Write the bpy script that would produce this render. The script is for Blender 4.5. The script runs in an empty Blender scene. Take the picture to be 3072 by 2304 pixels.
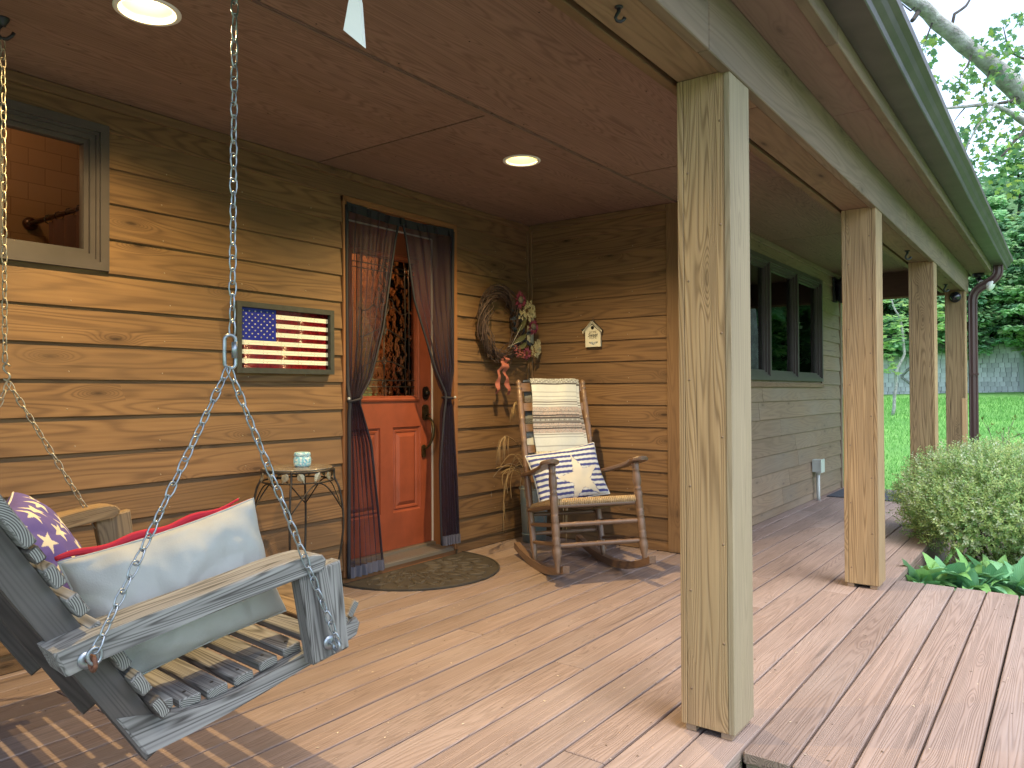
import bpy, math, random
from mathutils import Vector, Matrix, noise

# ------------------------------------------------------------------ scene, camera, light
SC = bpy.context.scene
COL = SC.collection
RAD = math.radians
rnd = random.Random(11)
V = Vector

def make_camera():
    cd = bpy.data.cameras.new("camera"); cam = bpy.data.objects.new("camera", cd); COL.objects.link(cam)
    yaw, pitch, roll = RAD(53.703), RAD(0.6005), RAD(-0.3056)
    fw = V((math.sin(yaw)*math.cos(pitch), math.cos(yaw)*math.cos(pitch), math.sin(pitch)))
    rt = V((math.cos(yaw), -math.sin(yaw), 0)); up = rt.cross(fw)
    r2 = rt*math.cos(roll)+up*math.sin(roll); u2 = -rt*math.sin(roll)+up*math.cos(roll)
    M = Matrix.Identity(4)
    for i in range(3):
        M[i][0] = r2[i]; M[i][1] = u2[i]; M[i][2] = -fw[i]
    M.translation = V((0, -3.2563, 1.0563))
    cam.matrix_world = M
    cd.sensor_width = 36.0; cd.lens = 2278.38/3072*36.0
    cd.clip_start = 0.05; cd.clip_end = 1500
    SC.camera = cam
    return fw, r2, u2
FW, RT, UP = make_camera()

SUN_EL, SUN_AZ = 64.0, 196.0      # azimuth clockwise from +Y
w = bpy.data.worlds.new("World"); SC.world = w; w.use_nodes = True
nt = w.node_tree; nt.nodes.clear()
sky = nt.nodes.new("ShaderNodeTexSky"); sky.sky_type = 'NISHITA'; sky.sun_disc = False
sky.sun_elevation = RAD(SUN_EL); sky.sun_rotation = RAD(SUN_AZ)
sky.air_density = 1.0; sky.dust_density = 1.5; sky.ozone_density = 1.0
bgn = nt.nodes.new("ShaderNodeBackground"); bgn.inputs[1].default_value = 0.15
hsv = nt.nodes.new("ShaderNodeHueSaturation"); hsv.inputs["Saturation"].default_value = 0.7
wo = nt.nodes.new("ShaderNodeOutputWorld")
nt.links.new(sky.outputs[0], hsv.inputs["Color"]); nt.links.new(hsv.outputs[0], bgn.inputs[0]); nt.links.new(bgn.outputs[0], wo.inputs[0])

sl = bpy.data.lights.new("sun", 'SUN'); sl.energy = 1.0; sl.angle = RAD(28); sl.color = (1.0, 0.96, 0.9)
sun = bpy.data.objects.new("sun", sl); COL.objects.link(sun)
el, az = RAD(SUN_EL), RAD(SUN_AZ)
sd = V((math.sin(az)*math.cos(el), math.cos(az)*math.cos(el), math.sin(el)))
sun.rotation_euler = sd.to_track_quat('Z', 'Y').to_euler()

SC.view_settings.view_transform = 'Standard'; SC.view_settings.look = 'None'
SC.view_settings.exposure = 1.85; SC.view_settings.gamma = 1.0
SC.view_settings.use_curve_mapping = False
SC.cycles.max_bounces = 8; SC.cycles.transparent_max_bounces = 12
SC.cycles.sample_clamp_indirect = 6.0

# ------------------------------------------------------------------ key dimensions (metres)
HC = 2.291      # ceiling
BZ = 2.031      # beam soffit / post tops
XC = 4.646      # side wall plane
WY = -1.239     # outer wall plane
YI, YO = -2.2656, -2.4365   # post faces
POSTX = [2.2347, 4.3756, 6.4946, 8.599]
PS = 0.171
YE = -2.4642    # main deck edge
EXPO = 0.1483; SZ0 = 0.075   # siding exposure, first course

# ------------------------------------------------------------------ object helpers
WM = {}
def link(o, parent, M):
    COL.objects.link(o); WM[o.name] = M.copy()
    if parent is not None:
        o.parent = parent; o.matrix_basis = WM[parent.name].inverted() @ M
    else:
        o.matrix_basis = M
    return o
def tag(o, label=None, cat=None, group=None, kind=None):
    if label: o['label'] = label
    if cat: o['category'] = cat
    if group: o['group'] = group
    if kind: o['kind'] = kind
    return o
def T(x, y=None, z=None):
    return Matrix.Translation(V((x, y, z)) if y is not None else V(x))
def thing(name, label, cat, M, group=None, kind=None):
    o = bpy.data.objects.new(name, None); o.empty_display_size = 0.1
    link(o, None, M); return tag(o, label, cat, group, kind)
def frame3(o, x, y, z=None):
    x = V(x).normalized(); y = V(y); y = (y - x*y.dot(x)).normalized(); z = x.cross(y)
    M = Matrix.Identity(4)
    for i in range(3):
        M[i][0] = x[i]; M[i][1] = y[i]; M[i][2] = z[i]
    M.translation = V(o); return M
def copy_tree(o, M, label=None, parent=None):
    c = o.copy(); link(c, parent, M)
    if label: c['label'] = label
    for ch in list(o.children):
        copy_tree(ch, M @ WM[o.name].inverted() @ WM[ch.name], None, c)
    return c

class MB:
    def __init__(s): s.v = []; s.f = []; s.mi = []; s.col = []; s.cur = 0; s.sm = []
    def add(s, vs, fs, col=None, smooth=False):
        b = len(s.v); s.v += [V(p) for p in vs]
        for f in fs:
            s.f.append([b+i for i in f]); s.mi.append(s.cur); s.sm.append(smooth)
        s.col += [col]*len(vs)
        return b
    def box(s, lo, hi, col=None):
        x0, y0, z0 = lo; x1, y1, z1 = hi
        x0, x1 = min(x0, x1), max(x0, x1); y0, y1 = min(y0, y1), max(y0, y1); z0, z1 = min(z0, z1), max(z0, z1)
        s.add([(x0,y0,z0),(x1,y0,z0),(x1,y1,z0),(x0,y1,z0),(x0,y0,z1),(x1,y0,z1),(x1,y1,z1),(x0,y1,z1)],
              [(0,3,2,1),(4,5,6,7),(0,1,5,4),(1,2,6,5),(2,3,7,6),(3,0,4,7)], col)
    def mbox(s, M, lo, hi, col=None):
        b = len(s.v); s.box(lo, hi, col)
        for i in range(b, len(s.v)): s.v[i] = M @ s.v[i]
    def tube(s, pts, r, n=8, cap=True, col=None, closed=False):
        pts = [V(p) for p in pts]; m = len(pts)
        rs = r if isinstance(r, (list, tuple)) else [r]*m
        vs = []; prev = None
        for i, p in enumerate(pts):
            if closed: t = pts[(i+1) % m]-pts[i-1]
            else: t = pts[min(i+1, m-1)]-pts[max(i-1, 0)]
            if t.length < 1e-9: t = V((0, 0, 1))
            t.normalize()
            if prev is None:
                a = V((0, 0, 1)) if abs(t.z) < .9 else V((1, 0, 0))
                u = t.cross(a).normalized()
            else:
                u = (prev - t*prev.dot(t))
                u = u.normalized() if u.length > 1e-6 else t.orthogonal().normalized()
            prev = u; w_ = t.cross(u)
            for k in range(n):
                a = 2*math.pi*k/n
                vs.append(p+(u*math.cos(a)+w_*math.sin(a))*rs[i])
        fs = []
        for i in range(m if closed else m-1):
            j = (i+1) % m
            for k in range(n):
                fs.append((i*n+k, i*n+(k+1) % n, j*n+(k+1) % n, j*n+k))
        if cap and not closed:
            fs.append(tuple(range(n-1, -1, -1))); fs.append(tuple((m-1)*n+k for k in range(n)))
        s.add(vs, fs, col, True)
    def lathe(s, prof, M=None, n=16, col=None, caps=True):
        M = M or Matrix.Identity(4); vs = []; fs = []; m = len(prof)
        for (r, z) in prof:
            for k in range(n):
                a = 2*math.pi*k/n; vs.append(M @ V((r*math.cos(a), r*math.sin(a), z)))
        for i in range(m-1):
            for k in range(n):
                fs.append((i*n+k, i*n+(k+1) % n, (i+1)*n+(k+1) % n, (i+1)*n+k))
        if caps:
            fs.append(tuple(range(n-1, -1, -1))); fs.append(tuple((m-1)*n+k for k in range(n)))
        s.add(vs, fs, col, True)
    def prism(s, poly, M, t0, t1, col=None):
        n = len(poly)
        vs = [M @ V((p[0], p[1], t0)) for p in poly]+[M @ V((p[0], p[1], t1)) for p in poly]
        fs = [tuple(range(n-1, -1, -1)), tuple(range(n, 2*n))]+[(i, (i+1) % n, n+(i+1) % n, n+i) for i in range(n)]
        s.add(vs, fs, col)
    def grid(s, fn, nu, nv, colfn=None, smooth=True, flip=False):
        vs = []; cs = []
        for j in range(nv+1):
            for i in range(nu+1):
                vs.append(V(fn(i/nu, j/nv)))
                cs.append(colfn(i/nu, j/nv) if colfn else None)
        fs = []
        for j in range(nv):
            for i in range(nu):
                a = j*(nu+1)+i; q = (a, a+1, a+nu+2, a+nu+1)
                fs.append(q[::-1] if flip else q)
        b = s.add(vs, fs, None, smooth)
        for k, c in enumerate(cs): s.col[b+k] = c
    def mesh(s, name, mats, M=None):
        me = bpy.data.meshes.new(name); inv = M.inverted() if M else Matrix.Identity(4)
        me.from_pydata([inv @ p for p in s.v], [], s.f)
        for m in (mats if isinstance(mats, (list, tuple)) else [mats]): me.materials.append(m)
        me.polygons.foreach_set("material_index", s.mi)
        me.polygons.foreach_set("use_smooth", s.sm)
        if any(c is not None for c in s.col):
            at = me.color_attributes.new("Col", 'FLOAT_COLOR', 'POINT')
            fl = []
            for c in s.col: fl += list(c)+[1.0] if c is not None else [.5, .5, .5, 1.0]
            at.data.foreach_set("color", fl)
        me.update(); return me
    def build(s, name, mats, parent=None, M=None):
        if M is None: M = WM[parent.name] if parent is not None else Matrix.Identity(4)
        return link(bpy.data.objects.new(name, s.mesh(name, mats, M)), parent, M)

PLC = {}
def plank(name, M, L, w, t, mat, parent, bev=0.003, taper=None, endmat=None):
    """board: grain along local X 0..L, width local Y 0..w, thickness local Z 0..t, chamfered long edges and ends"""
    k = (round(L, 3), round(w, 4), round(t, 4), mat.name, bev, endmat is None)
    if k not in PLC:
        b = min(bev, w*.2, t*.2); mb = MB()
        def ring(x, ins):
            y0, y1, z0, z1 = ins, w-ins, ins, t-ins
            return [(x, y0+b, z0), (x, y1-b, z0), (x, y1, z0+b), (x, y1, z1-b), (x, y1-b, z1), (x, y0+b, z1), (x, y0, z1-b), (x, y0, z0+b)]
        rs = [ring(0, b), ring(b, 0), ring(L-b, 0), ring(L, b)]
        vs = [p for r in rs for p in r]; fs = [tuple(range(7, -1, -1)), tuple(range(24, 32))]
        for i in range(3):
            for j in range(8): fs.append((i*8+j, i*8+(j+1) % 8, (i+1)*8+(j+1) % 8, (i+1)*8+j))
        mb.add(vs, [f for f in fs])
        if endmat is not None: mb.mi[0] = 1; mb.mi[1] = 1
        PLC[k] = mb.mesh(name, [mat, endmat] if endmat is not None else mat)
    return link(bpy.data.objects.new(name, PLC[k]), parent, M)

# ------------------------------------------------------------------ materials
def newmat(name):
    m = bpy.data.materials.new(name); m.use_nodes = True
    n = m.node_tree; b = n.nodes["Principled BSDF"]
    return m, n, b
def N(nt, typ, **kw):
    nd = nt.nodes.new(typ)
    for k, v in kw.items():
        if k.startswith('i_'): nd.inputs[int(k[2:])].default_value = v
        else: setattr(nd, k, v)
    return nd
def mth(nt, op, a, b=None, c=None, clamp=False):
    nd = nt.nodes.new("ShaderNodeMath"); nd.operation = op; nd.use_clamp = clamp
    for i, x in enumerate((a, b, c)):
        if x is None: continue
        if isinstance(x, (int, float)): nd.inputs[i].default_value = x
        else: nt.links.new(x, nd.inputs[i])
    return nd.outputs[0]
def vmul(nt, a, v):
    nd = nt.nodes.new("ShaderNodeVectorMath"); nd.operation = 'MULTIPLY'; nt.links.new(a, nd.inputs[0]); nd.inputs[1].default_value = v; return nd.outputs[0]
def mixc(nt, f, a, b, typ='MIX'):
    nd = nt.nodes.new("ShaderNodeMix"); nd.data_type = 'RGBA'; nd.blend_type = typ
    if isinstance(f, (int, float)): nd.inputs[0].default_value = f
    else: nt.links.new(f, nd.inputs[0])
    for i, x in ((6, a), (7, b)):
        if isinstance(x, tuple): nd.inputs[i].default_value = (*x, 1)
        else: nt.links.new(x, nd.inputs[i])
    return nd.outputs[2]
def ramp(nt, f, lo, hi):
    return mth(nt, 'MULTIPLY', mth(nt, 'SUBTRACT', f, lo), 1.0/(hi-lo), clamp=True)
def noi(nt, vec, sc, det=3, rough=.5):
    nd = N(nt, "ShaderNodeTexNoise"); nd.inputs["Scale"].default_value = sc; nd.inputs["Detail"].default_value = det; nd.inputs["Roughness"].default_value = rough
    nt.links.new(vec, nd.inputs["Vector"]); return nd.outputs["Fac"]
def bumpn(nt, b, h, strength=.4, dist=.002):
    bp = N(nt, "ShaderNodeBump"); bp.inputs["Strength"].default_value = strength; bp.inputs["Distance"].default_value = dist
    nt.links.new(h, bp.inputs["Height"]); nt.links.new(bp.outputs[0], b.inputs["Normal"])

def wood(name, base, dark, axis='X', rings=16., stretch=.55, across=7., fibre=70., grain=.6, knots=0.5, vary=.25, rough=.6, bump=.35, bd=.0015, stain=None, stain_amt=.4, spec=.3, crack=0.):
    m, nt, b = newmat(name)
    tc = N(nt, "ShaderNodeTexCoord"); oi = N(nt, "ShaderNodeObjectInfo")
    comb = N(nt, "ShaderNodeCombineXYZ")
    r1 = mth(nt, 'MULTIPLY', oi.outputs["Random"], 37.); r2 = mth(nt, 'MULTIPLY', oi.outputs["Random"], 91.)
    nt.links.new(r1, comb.inputs[0]); nt.links.new(r2, comb.inputs[1]); nt.links.new(r1, comb.inputs[2])
    ad = N(nt, "ShaderNodeVectorMath"); ad.operation = 'ADD'; nt.links.new(tc.outputs["Object"], ad.inputs[0]); nt.links.new(comb.outputs[0], ad.inputs[1])
    P = ad.outputs[0]
    ai = 'XYZ'.index(axis)
    def sv(a, c): 
        v = [c, c, c]; v[ai] = a; return tuple(v)
    big = noi(nt, vmul(nt, P, sv(stretch, across)), 1.0, 2, .45)
    if knots > 0:
        vo = N(nt, "ShaderNodeTexVoronoi"); vo.inputs["Scale"].default_value = 1.0; vo.voronoi_dimensions = '2D'
        nt.links.new(vmul(nt, P, sv(1.7, 6.)), vo.inputs["Vector"])
        sepc = N(nt, "ShaderNodeSeparateColor"); nt.links.new(vo.outputs["Color"], sepc.inputs[0])
        kd = mth(nt, 'ADD', vo.outputs["Distance"], mth(nt, 'MULTIPLY', mth(nt, 'LESS_THAN', sepc.outputs[0], .5), 3.))
        kn = mth(nt, 'POWER', 2.718, mth(nt, 'MULTIPLY', mth(nt, 'MULTIPLY', kd, kd), -55.))
        field = mth(nt, 'ADD', big, mth(nt, 'MULTIPLY', kn, .35*knots))
    else:
        field = big; kn = None
    g = mth(nt, 'SINE', mth(nt, 'MULTIPLY', field, rings*6.283))
    g = mth(nt, 'MULTIPLY_ADD', g, .5, .5)
    g = mth(nt, 'POWER', g, 2.2)
    fib = noi(nt, vmul(nt, P, sv(2.2, fibre)), 1.0, 4, .6)
    blo = noi(nt, vmul(nt, P, sv(.9, 3.)), 1.0, 3, .5)
    fac = mth(nt, 'ADD', mth(nt, 'MULTIPLY', g, grain*.55), mth(nt, 'MULTIPLY', ramp(nt, fib, .35, .75), grain*.5))
    fac = mth(nt, 'ADD', fac, mth(nt, 'MULTIPLY', ramp(nt, blo, .35, .75), .25), clamp=True)
    c = mixc(nt, fac, base, dark)
    if kn is not None:
        kk = mth(nt, 'POWER', 2.718, mth(nt, 'MULTIPLY', mth(nt, 'MULTIPLY', kd, kd), -420.))
        hal = mth(nt, 'POWER', 2.718, mth(nt, 'MULTIPLY', mth(nt, 'MULTIPLY', kd, kd), -38.))
        c = mixc(nt, mth(nt, 'MULTIPLY', hal, min(.55, knots*.6)), c, dark)
        c = mixc(nt, mth(nt, 'MULTIPLY', kk, min(.95, knots*1.1)), c, tuple(x*.28 for x in dark))
    if stain:
        st = noi(nt, vmul(nt, P, sv(.8, 1.6)), 1.3, 4, .6)
        c = mixc(nt, mth(nt, 'MULTIPLY', ramp(nt, st, .45, .7), stain_amt), c, stain)
    ck = None
    if crack:
        ck = ramp(nt, noi(nt, vmul(nt, P, sv(.9, 34.)), 1.0, 2, .5), .66, .70)
        ck = mth(nt, 'MULTIPLY', ck, ramp(nt, noi(nt, vmul(nt, P, sv(1.3, 5.)), 1.0, 2, .5), .45, .6))
        c = mixc(nt, mth(nt, 'MULTIPLY', ck, crack), c, tuple(x*.22 for x in dark))
    hs = N(nt, "ShaderNodeHueSaturation"); nt.links.new(c, hs.inputs["Color"])
    nt.links.new(mth(nt, 'MULTIPLY_ADD', oi.outputs["Random"], vary, 1.-vary*.5), hs.inputs["Value"])
    nt.links.new(hs.outputs[0], b.inputs["Base Color"])
    b.inputs["Roughness"].default_value = rough; b.inputs["Specular IOR Level"].default_value = spec
    h = mth(nt, 'ADD', mth(nt, 'MULTIPLY', g, -.7), mth(nt, 'MULTIPLY', fib, -.8))
    bumpn(nt, b, h, bump, bd)
    return m
def plain(name, c, rough=.5, metal=0., spec=.5, nscale=None, namt=.15, bump=0., bscale=40., bd=.001, emis=None, estr=0., c2=None):
    m, nt, b = newmat(name)
    b.inputs["Base Color"].default_value = (*c, 1); b.inputs["Roughness"].default_value = rough
    b.inputs["Metallic"].default_value = metal; b.inputs["Specular IOR Level"].default_value = spec
    tc = N(nt, "ShaderNodeTexCoord")
    if nscale:
        f = noi(nt, tc.outputs["Object"], nscale, 4, .6)
        col = mixc(nt, ramp(nt, f, .35, .68), c, c2 or tuple(x*(1-namt*2) for x in c))
        nt.links.new(col, b.inputs["Base Color"])
    if bump: bumpn(nt, b, noi(nt, tc.outputs["Object"], bscale, 4, .6), bump, bd)
    if emis:
        b.inputs["Emission Color"].default_value = (*emis, 1); b.inputs["Emission Strength"].default_value = estr
    return m
def vcol(name, rough=.8, spec=.2, bump=0., bscale=300., bd=.0006, trans=0., wear=0.12, nscale=30., alpha=1.):
    m, nt, b = newmat(name)
    a = N(nt, "ShaderNodeAttribute", attribute_name="Col"); tc = N(nt, "ShaderNodeTexCoord")
    f = noi(nt, tc.outputs["Object"], nscale, 4, .6)
    c = mixc(nt, mth(nt, 'MULTIPLY', ramp(nt, f, .3, .75), wear), a.outputs["Color"], (.12, .10, .08))
    nt.links.new(c, b.inputs["Base Color"]); b.inputs["Roughness"].default_value = rough; b.inputs["Specular IOR Level"].default_value = spec
    if bump:
        bumpn(nt, b, noi(nt, tc.outputs["Object"], bscale, 2, .6), bump, bd)
    if trans:
        tr = N(nt, "ShaderNodeBsdfTranslucent"); nt.links.new(c, tr.inputs[0])
        mx = N(nt, "ShaderNodeMixShader"); mx.inputs[0].default_value = trans
        out = nt.nodes["Material Output"]
        nt.links.new(b.outputs[0], mx.inputs[1]); nt.links.new(tr.outputs[0], mx.inputs[2]); nt.links.new(mx.outputs[0], out.inputs[0])
    return m

M_SID = wood("siding_stain", (.220, .127, .060), (.076, .040, .021), rings=20, stretch=.5, across=6, fibre=60, grain=.75, knots=.8, vary=.22, rough=.62, bump=.3, stain=(.13, .078, .042), stain_amt=.75, crack=.45)
M_SIDG = wood("siding_daylit", (.30, .215, .145), (.15, .105, .07), rings=20, stretch=.5, across=6, fibre=60, grain=.5, knots=.5, vary=.2, rough=.7, bump=.3, stain=(.26, .215, .17), stain_amt=.7, crack=.4)  # paler, greyer copy of the siding: daylight on the outer wall put into colour
M_TRIMW = wood("trim_stain", (.19, .112, .055), (.09, .05, .026), rings=24, grain=.55, knots=.3, vary=.15)
M_SHEATH = plain("sheathing", (.06, .035, .02), .9)
M_CEIL = wood("ceiling_plywood", (.25, .158, .128), (.115, .066, .052), rings=44, stretch=.6, across=6, fibre=90, grain=.8, knots=.0, vary=.15, rough=.65, bump=.4, bd=.0008, stain=(.16, .095, .06), stain_amt=.35)
M_DECK = wood("deck_paint", (.275, .205, .175), (.13, .09, .074), rings=46, stretch=.26, across=9, fibre=80, grain=.75, knots=.14, vary=.3, rough=.6, bump=.6, bd=.0018, stain=(.32, .265, .245), crack=.4, stain_amt=.4, spec=.35)
M_POST = wood("post_wood", (.41, .285, .155), (.16, .10, .05), rings=38, stretch=.35, across=8, fibre=75, grain=.9, knots=.35, vary=.2, rough=.7, bump=.7, bd=.0015, stain=(.27, .205, .125), stain_amt=.5, crack=.85)
M_POSTG = wood("post_weathered", (.285, .235, .16), (.14, .11, .072), rings=30, stretch=.35, across=8, fibre=75, grain=.6, knots=.15, vary=.12, rough=.75, bump=.5, stain=(.25, .205, .13), stain_amt=.8, crack=.7)
M_BEAMO = wood("beam_green_stain", (.235, .17, .12), (.11, .076, .052), rings=18, grain=.6, knots=.5, vary=.15, rough=.7, stain=(.13, .105, .078), stain_amt=.7)
M_BEAMS = wood("beam_soffit", (.235, .155, .095), (.11, .066, .04), rings=22, grain=.55, knots=.9, vary=.15, rough=.7, stain=(.22, .13, .09), stain_amt=.5)
M_EAVE = wood("eave_soffit", (.235, .145, .12), (.14, .08, .065), rings=20, stretch=.8, grain=.4, knots=.4, vary=.1, rough=.75, stain=(.20, .14, .12), stain_amt=.5)
M_JAMB = wood("jamb_orange", (.25, .115, .05), (.15, .06, .025), rings=26, grain=.5, knots=0, vary=.1, rough=.45)
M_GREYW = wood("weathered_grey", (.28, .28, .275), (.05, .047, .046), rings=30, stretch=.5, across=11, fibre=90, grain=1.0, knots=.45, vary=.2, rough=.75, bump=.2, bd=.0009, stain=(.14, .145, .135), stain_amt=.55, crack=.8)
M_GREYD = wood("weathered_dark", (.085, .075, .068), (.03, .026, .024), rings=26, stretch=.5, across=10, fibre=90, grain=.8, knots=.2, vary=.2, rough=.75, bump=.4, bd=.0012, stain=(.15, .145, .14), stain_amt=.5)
M_TANW = wood("swing_tan", (.31, .215, .12), (.10, .062, .034), rings=30, stretch=.5, across=11, fibre=90, grain=.8, knots=.2, vary=.25, rough=.7, bump=.4, bd=.0012, stain=(.29, .26, .22), stain_amt=.4)
M_ROCK = wood("rocker_stain", (.185, .115, .075), (.08, .045, .030), axis='Z', rings=9, stretch=.5, across=14, fibre=110, grain=.5, knots=0, vary=.2, rough=.36, bump=.15, spec=.5)
M_ROCKX = wood("rocker_stain_flat", (.185, .115, .075), (.08, .045, .030), rings=9, stretch=.5, across=14, fibre=110, grain=.5, knots=0, vary=.2, rough=.36, bump=.15, spec=.5)
def endgrain():
    m, nt, b = newmat("end_grain"); tc = N(nt, "ShaderNodeTexCoord"); oi = N(nt, "ShaderNodeObjectInfo")
    ad = N(nt, "ShaderNodeVectorMath"); ad.operation = 'MULTIPLY_ADD'; nt.links.new(tc.outputs["Object"], ad.inputs[0]); ad.inputs[1].default_value = (0, 1, 1)
    cb = N(nt, "ShaderNodeCombineXYZ"); nt.links.new(mth(nt, 'MULTIPLY_ADD', oi.outputs["Random"], .05, -.05), cb.inputs[1]); cb.inputs[2].default_value = .045; nt.links.new(cb.outputs[0], ad.inputs[2])
    wv = N(nt, "ShaderNodeTexWave"); wv.wave_type = 'RINGS'; wv.rings_direction = 'X'; wv.inputs["Scale"].default_value = 75; wv.inputs["Distortion"].default_value = 1.2; wv.inputs["Detail Scale"].default_value = .6
    nt.links.new(ad.outputs[0], wv.inputs[0])
    c = mixc(nt, ramp(nt, wv.outputs["Fac"], .2, .8), (.055, .055, .052), (.25, .25, .235)); nt.links.new(c, b.inputs["Base Color"]); b.inputs["Roughness"].default_value = .8
    return m
M_END = endgrain()
M_METALG = plain("window_frame_grey", (.07, .056, .055), .45, nscale=6, namt=.1)
M_GUT = plain("gutter_brown_metal", (.078, .064, .066), .5, nscale=5, namt=.2, spec=.6)
M_DSP = plain("downspout_brown", (.075, .04, .042), .28, spec=.6)
M_ZINC = plain("zinc_chain", (.36, .40, .45), .38, metal=.85, nscale=40, namt=.2)
M_ZINCW = plain("dull_chain", (.42, .38, .31), .45, metal=.8, nscale=40, namt=.2)
M_BLACK = plain("black_metal", (.012, .013, .02), .4)
M_RUST = plain("rusty_eye", (.20, .085, .05), .7, metal=.3, nscale=80, namt=.3)
M_WHITE = plain("white_paint", (.78, .78, .76), .45)
M_SHINGLE = plain("roof_shingle", (.09, .08, .07), .9, nscale=3)
M_PVC = plain("pale_pvc", (.52, .56, .54), .4)
M_RUBBER = plain("rubber_mat", (.026, .022, .018), .8, nscale=12, namt=.3, bump=.5, bscale=160, bd=.002, c2=(.05, .04, .028))
M_MATBLUE = plain("carpet_mat", (.055, .065, .085), .95, nscale=40, namt=.2, bump=.5, bscale=300)
M_VC = vcol("painted_parts", .75, .25)
M_FAB = vcol("printed_fabric", .95, .1, bump=.6, bscale=260, bd=.0009, wear=.06)
M_LEAF = vcol("leaf", .5, .3, trans=.5, wear=.1, nscale=12)
M_SOIL = plain("soil", (.045, .032, .022), .95, nscale=9, bump=.8, bscale=30, bd=.02)

# ================================================================== GROUND
def gh(x, y):
    z = -0.33
    if x > 9.0: z += 0.048*(x-9.0) if x < 36 else 0.048*27
    if y > 3 and x > 9: z += 0.01*(y-3)
    z += 0.05*noise.noise(V((x*.12, y*.12, 0))) + 0.012*noise.noise(V((x*.9, y*.9, 3)))
    if x > 38: z += (x-38)*0.42 + 1.5*noise.noise(V((x*.06, y*.06, 9)))
    if y < -45: z += (-45-y)*.25
    return z
def build_ground():
    xs = [-300, -120, -60, -30, -15, -8]+[-6+i*.5 for i in range(0, 90)]+[40+i*2 for i in range(15)]+[75, 90, 120, 200, 400]
    ys = [-400, -200, -120, -80, -60, -45]+[-40+i*1.0 for i in range(0, 34)]+[-6+i*.5 for i in range(0, 40)]+[15, 20, 28, 40, 60, 100, 200, 400]
    mb = MB(); nx = len(xs)
    vs = [(x, y, min(gh(x, y), 22)) for y in ys for x in xs]
    fs = [(j*nx+i, j*nx+i+1, (j+1)*nx+i+1, (j+1)*nx+i) for j in range(len(ys)-1) for i in range(nx-1)]
    mb.add(vs, fs, None, True)
    m, nt, b = newmat("lawn_grass")
    tc = N(nt, "ShaderNodeTexCoord"); P = tc.outputs["Object"]
    a = noi(nt, P, .5, 4, .6); c = noi(nt, P, 9., 5, .7); d = noi(nt, P, 60., 3, .7)
    col = mixc(nt, ramp(nt, a, .35, .65), (.11, .29, .075), (.23, .47, .12))
    col = mixc(nt, mth(nt, 'MULTIPLY', ramp(nt, c, .4, .7), .5), col, (.10, .27, .06))
    col = mixc(nt, mth(nt, 'MULTIPLY', ramp(nt, d, .4, .7), .6), col, (.26, .52, .15))
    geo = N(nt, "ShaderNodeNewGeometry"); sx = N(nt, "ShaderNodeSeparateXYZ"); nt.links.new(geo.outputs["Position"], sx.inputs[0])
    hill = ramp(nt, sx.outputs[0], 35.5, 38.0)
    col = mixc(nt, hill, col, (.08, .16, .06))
    nt.links.new(col, b.inputs["Base Color"]); b.inputs["Roughness"].default_value = .9; b.inputs["Specular IOR Level"].default_value = .1
    bumpn(nt, b, mth(nt, 'ADD', c, d), .8, .05)
    tag(mb.build("ground", m), kind='structure')
    # soil bed beside the deck
    mb = MB()
    def bed(u, v):
        x = 4.7+u*6.3; y = -2.47-v*2.2
        return (x, y, -0.30+.03*noise.noise(V((x*3, y*3, 0)))-(.05 if v > .97 or u > .97 else 0))
    mb.grid(bed, 50, 18, flip=True)
    tag(mb.build("flower_bed_soil", M_SOIL), kind='structure')
build_ground()

def add_bounce_sheet():  # added out-of-view neutral ground sheet, cuts green light bouncing onto the porch
    mb = MB()
    mb.grid(lambda u, v: (-24+u*28.2, -2.9-v*22, gh(-24+u*28.2, -2.9-v*22)+.05-(.12 if u in (0, 1) or v in (0, 1) else 0)), 40, 30, flip=True)
    tag(mb.build("bounce_sheet", plain("bounce_grey", (.27, .245, .22), .95, nscale=25, namt=.2, bump=.8, bscale=60, bd=.01)), kind='structure')
add_bounce_sheet()

def grass():
    mb = MB(); r = random.Random(5)
    n = 0
    while n < 42000:
        t = r.random()**1.6
        x = 8.95+t*22; y0 = -1.5+ (x-9)*.12
        y = r.uniform(-5.2, 3.0+(x-9)*.16)
        if x < 9 and y < -2: continue
        u = 1
        z = gh(x, y)-.005; s = (.03+.035*r.random())*(1+ (x-9)*.05); a = r.random()*6.28; wd = s*.16
        g = r.random(); c = (.12+.16*g, .32+.26*g, .07+.09*g)
        dx, dy = math.cos(a)*wd, math.sin(a)*wd; lx, ly = r.uniform(-.5, .5)*s, r.uniform(-.5, .5)*s
        mb.add([(x-dx, y-dy, z), (x+dx, y+dy, z), (x+lx, y+ly, z+s)], [(0, 1, 2)], c)
        n += 1
    tag(mb.build("lawn_blades", M_LEAF), "short bright green mown grass blades over the lawn beyond the porch", "grass", kind='stuff')
grass()

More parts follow.
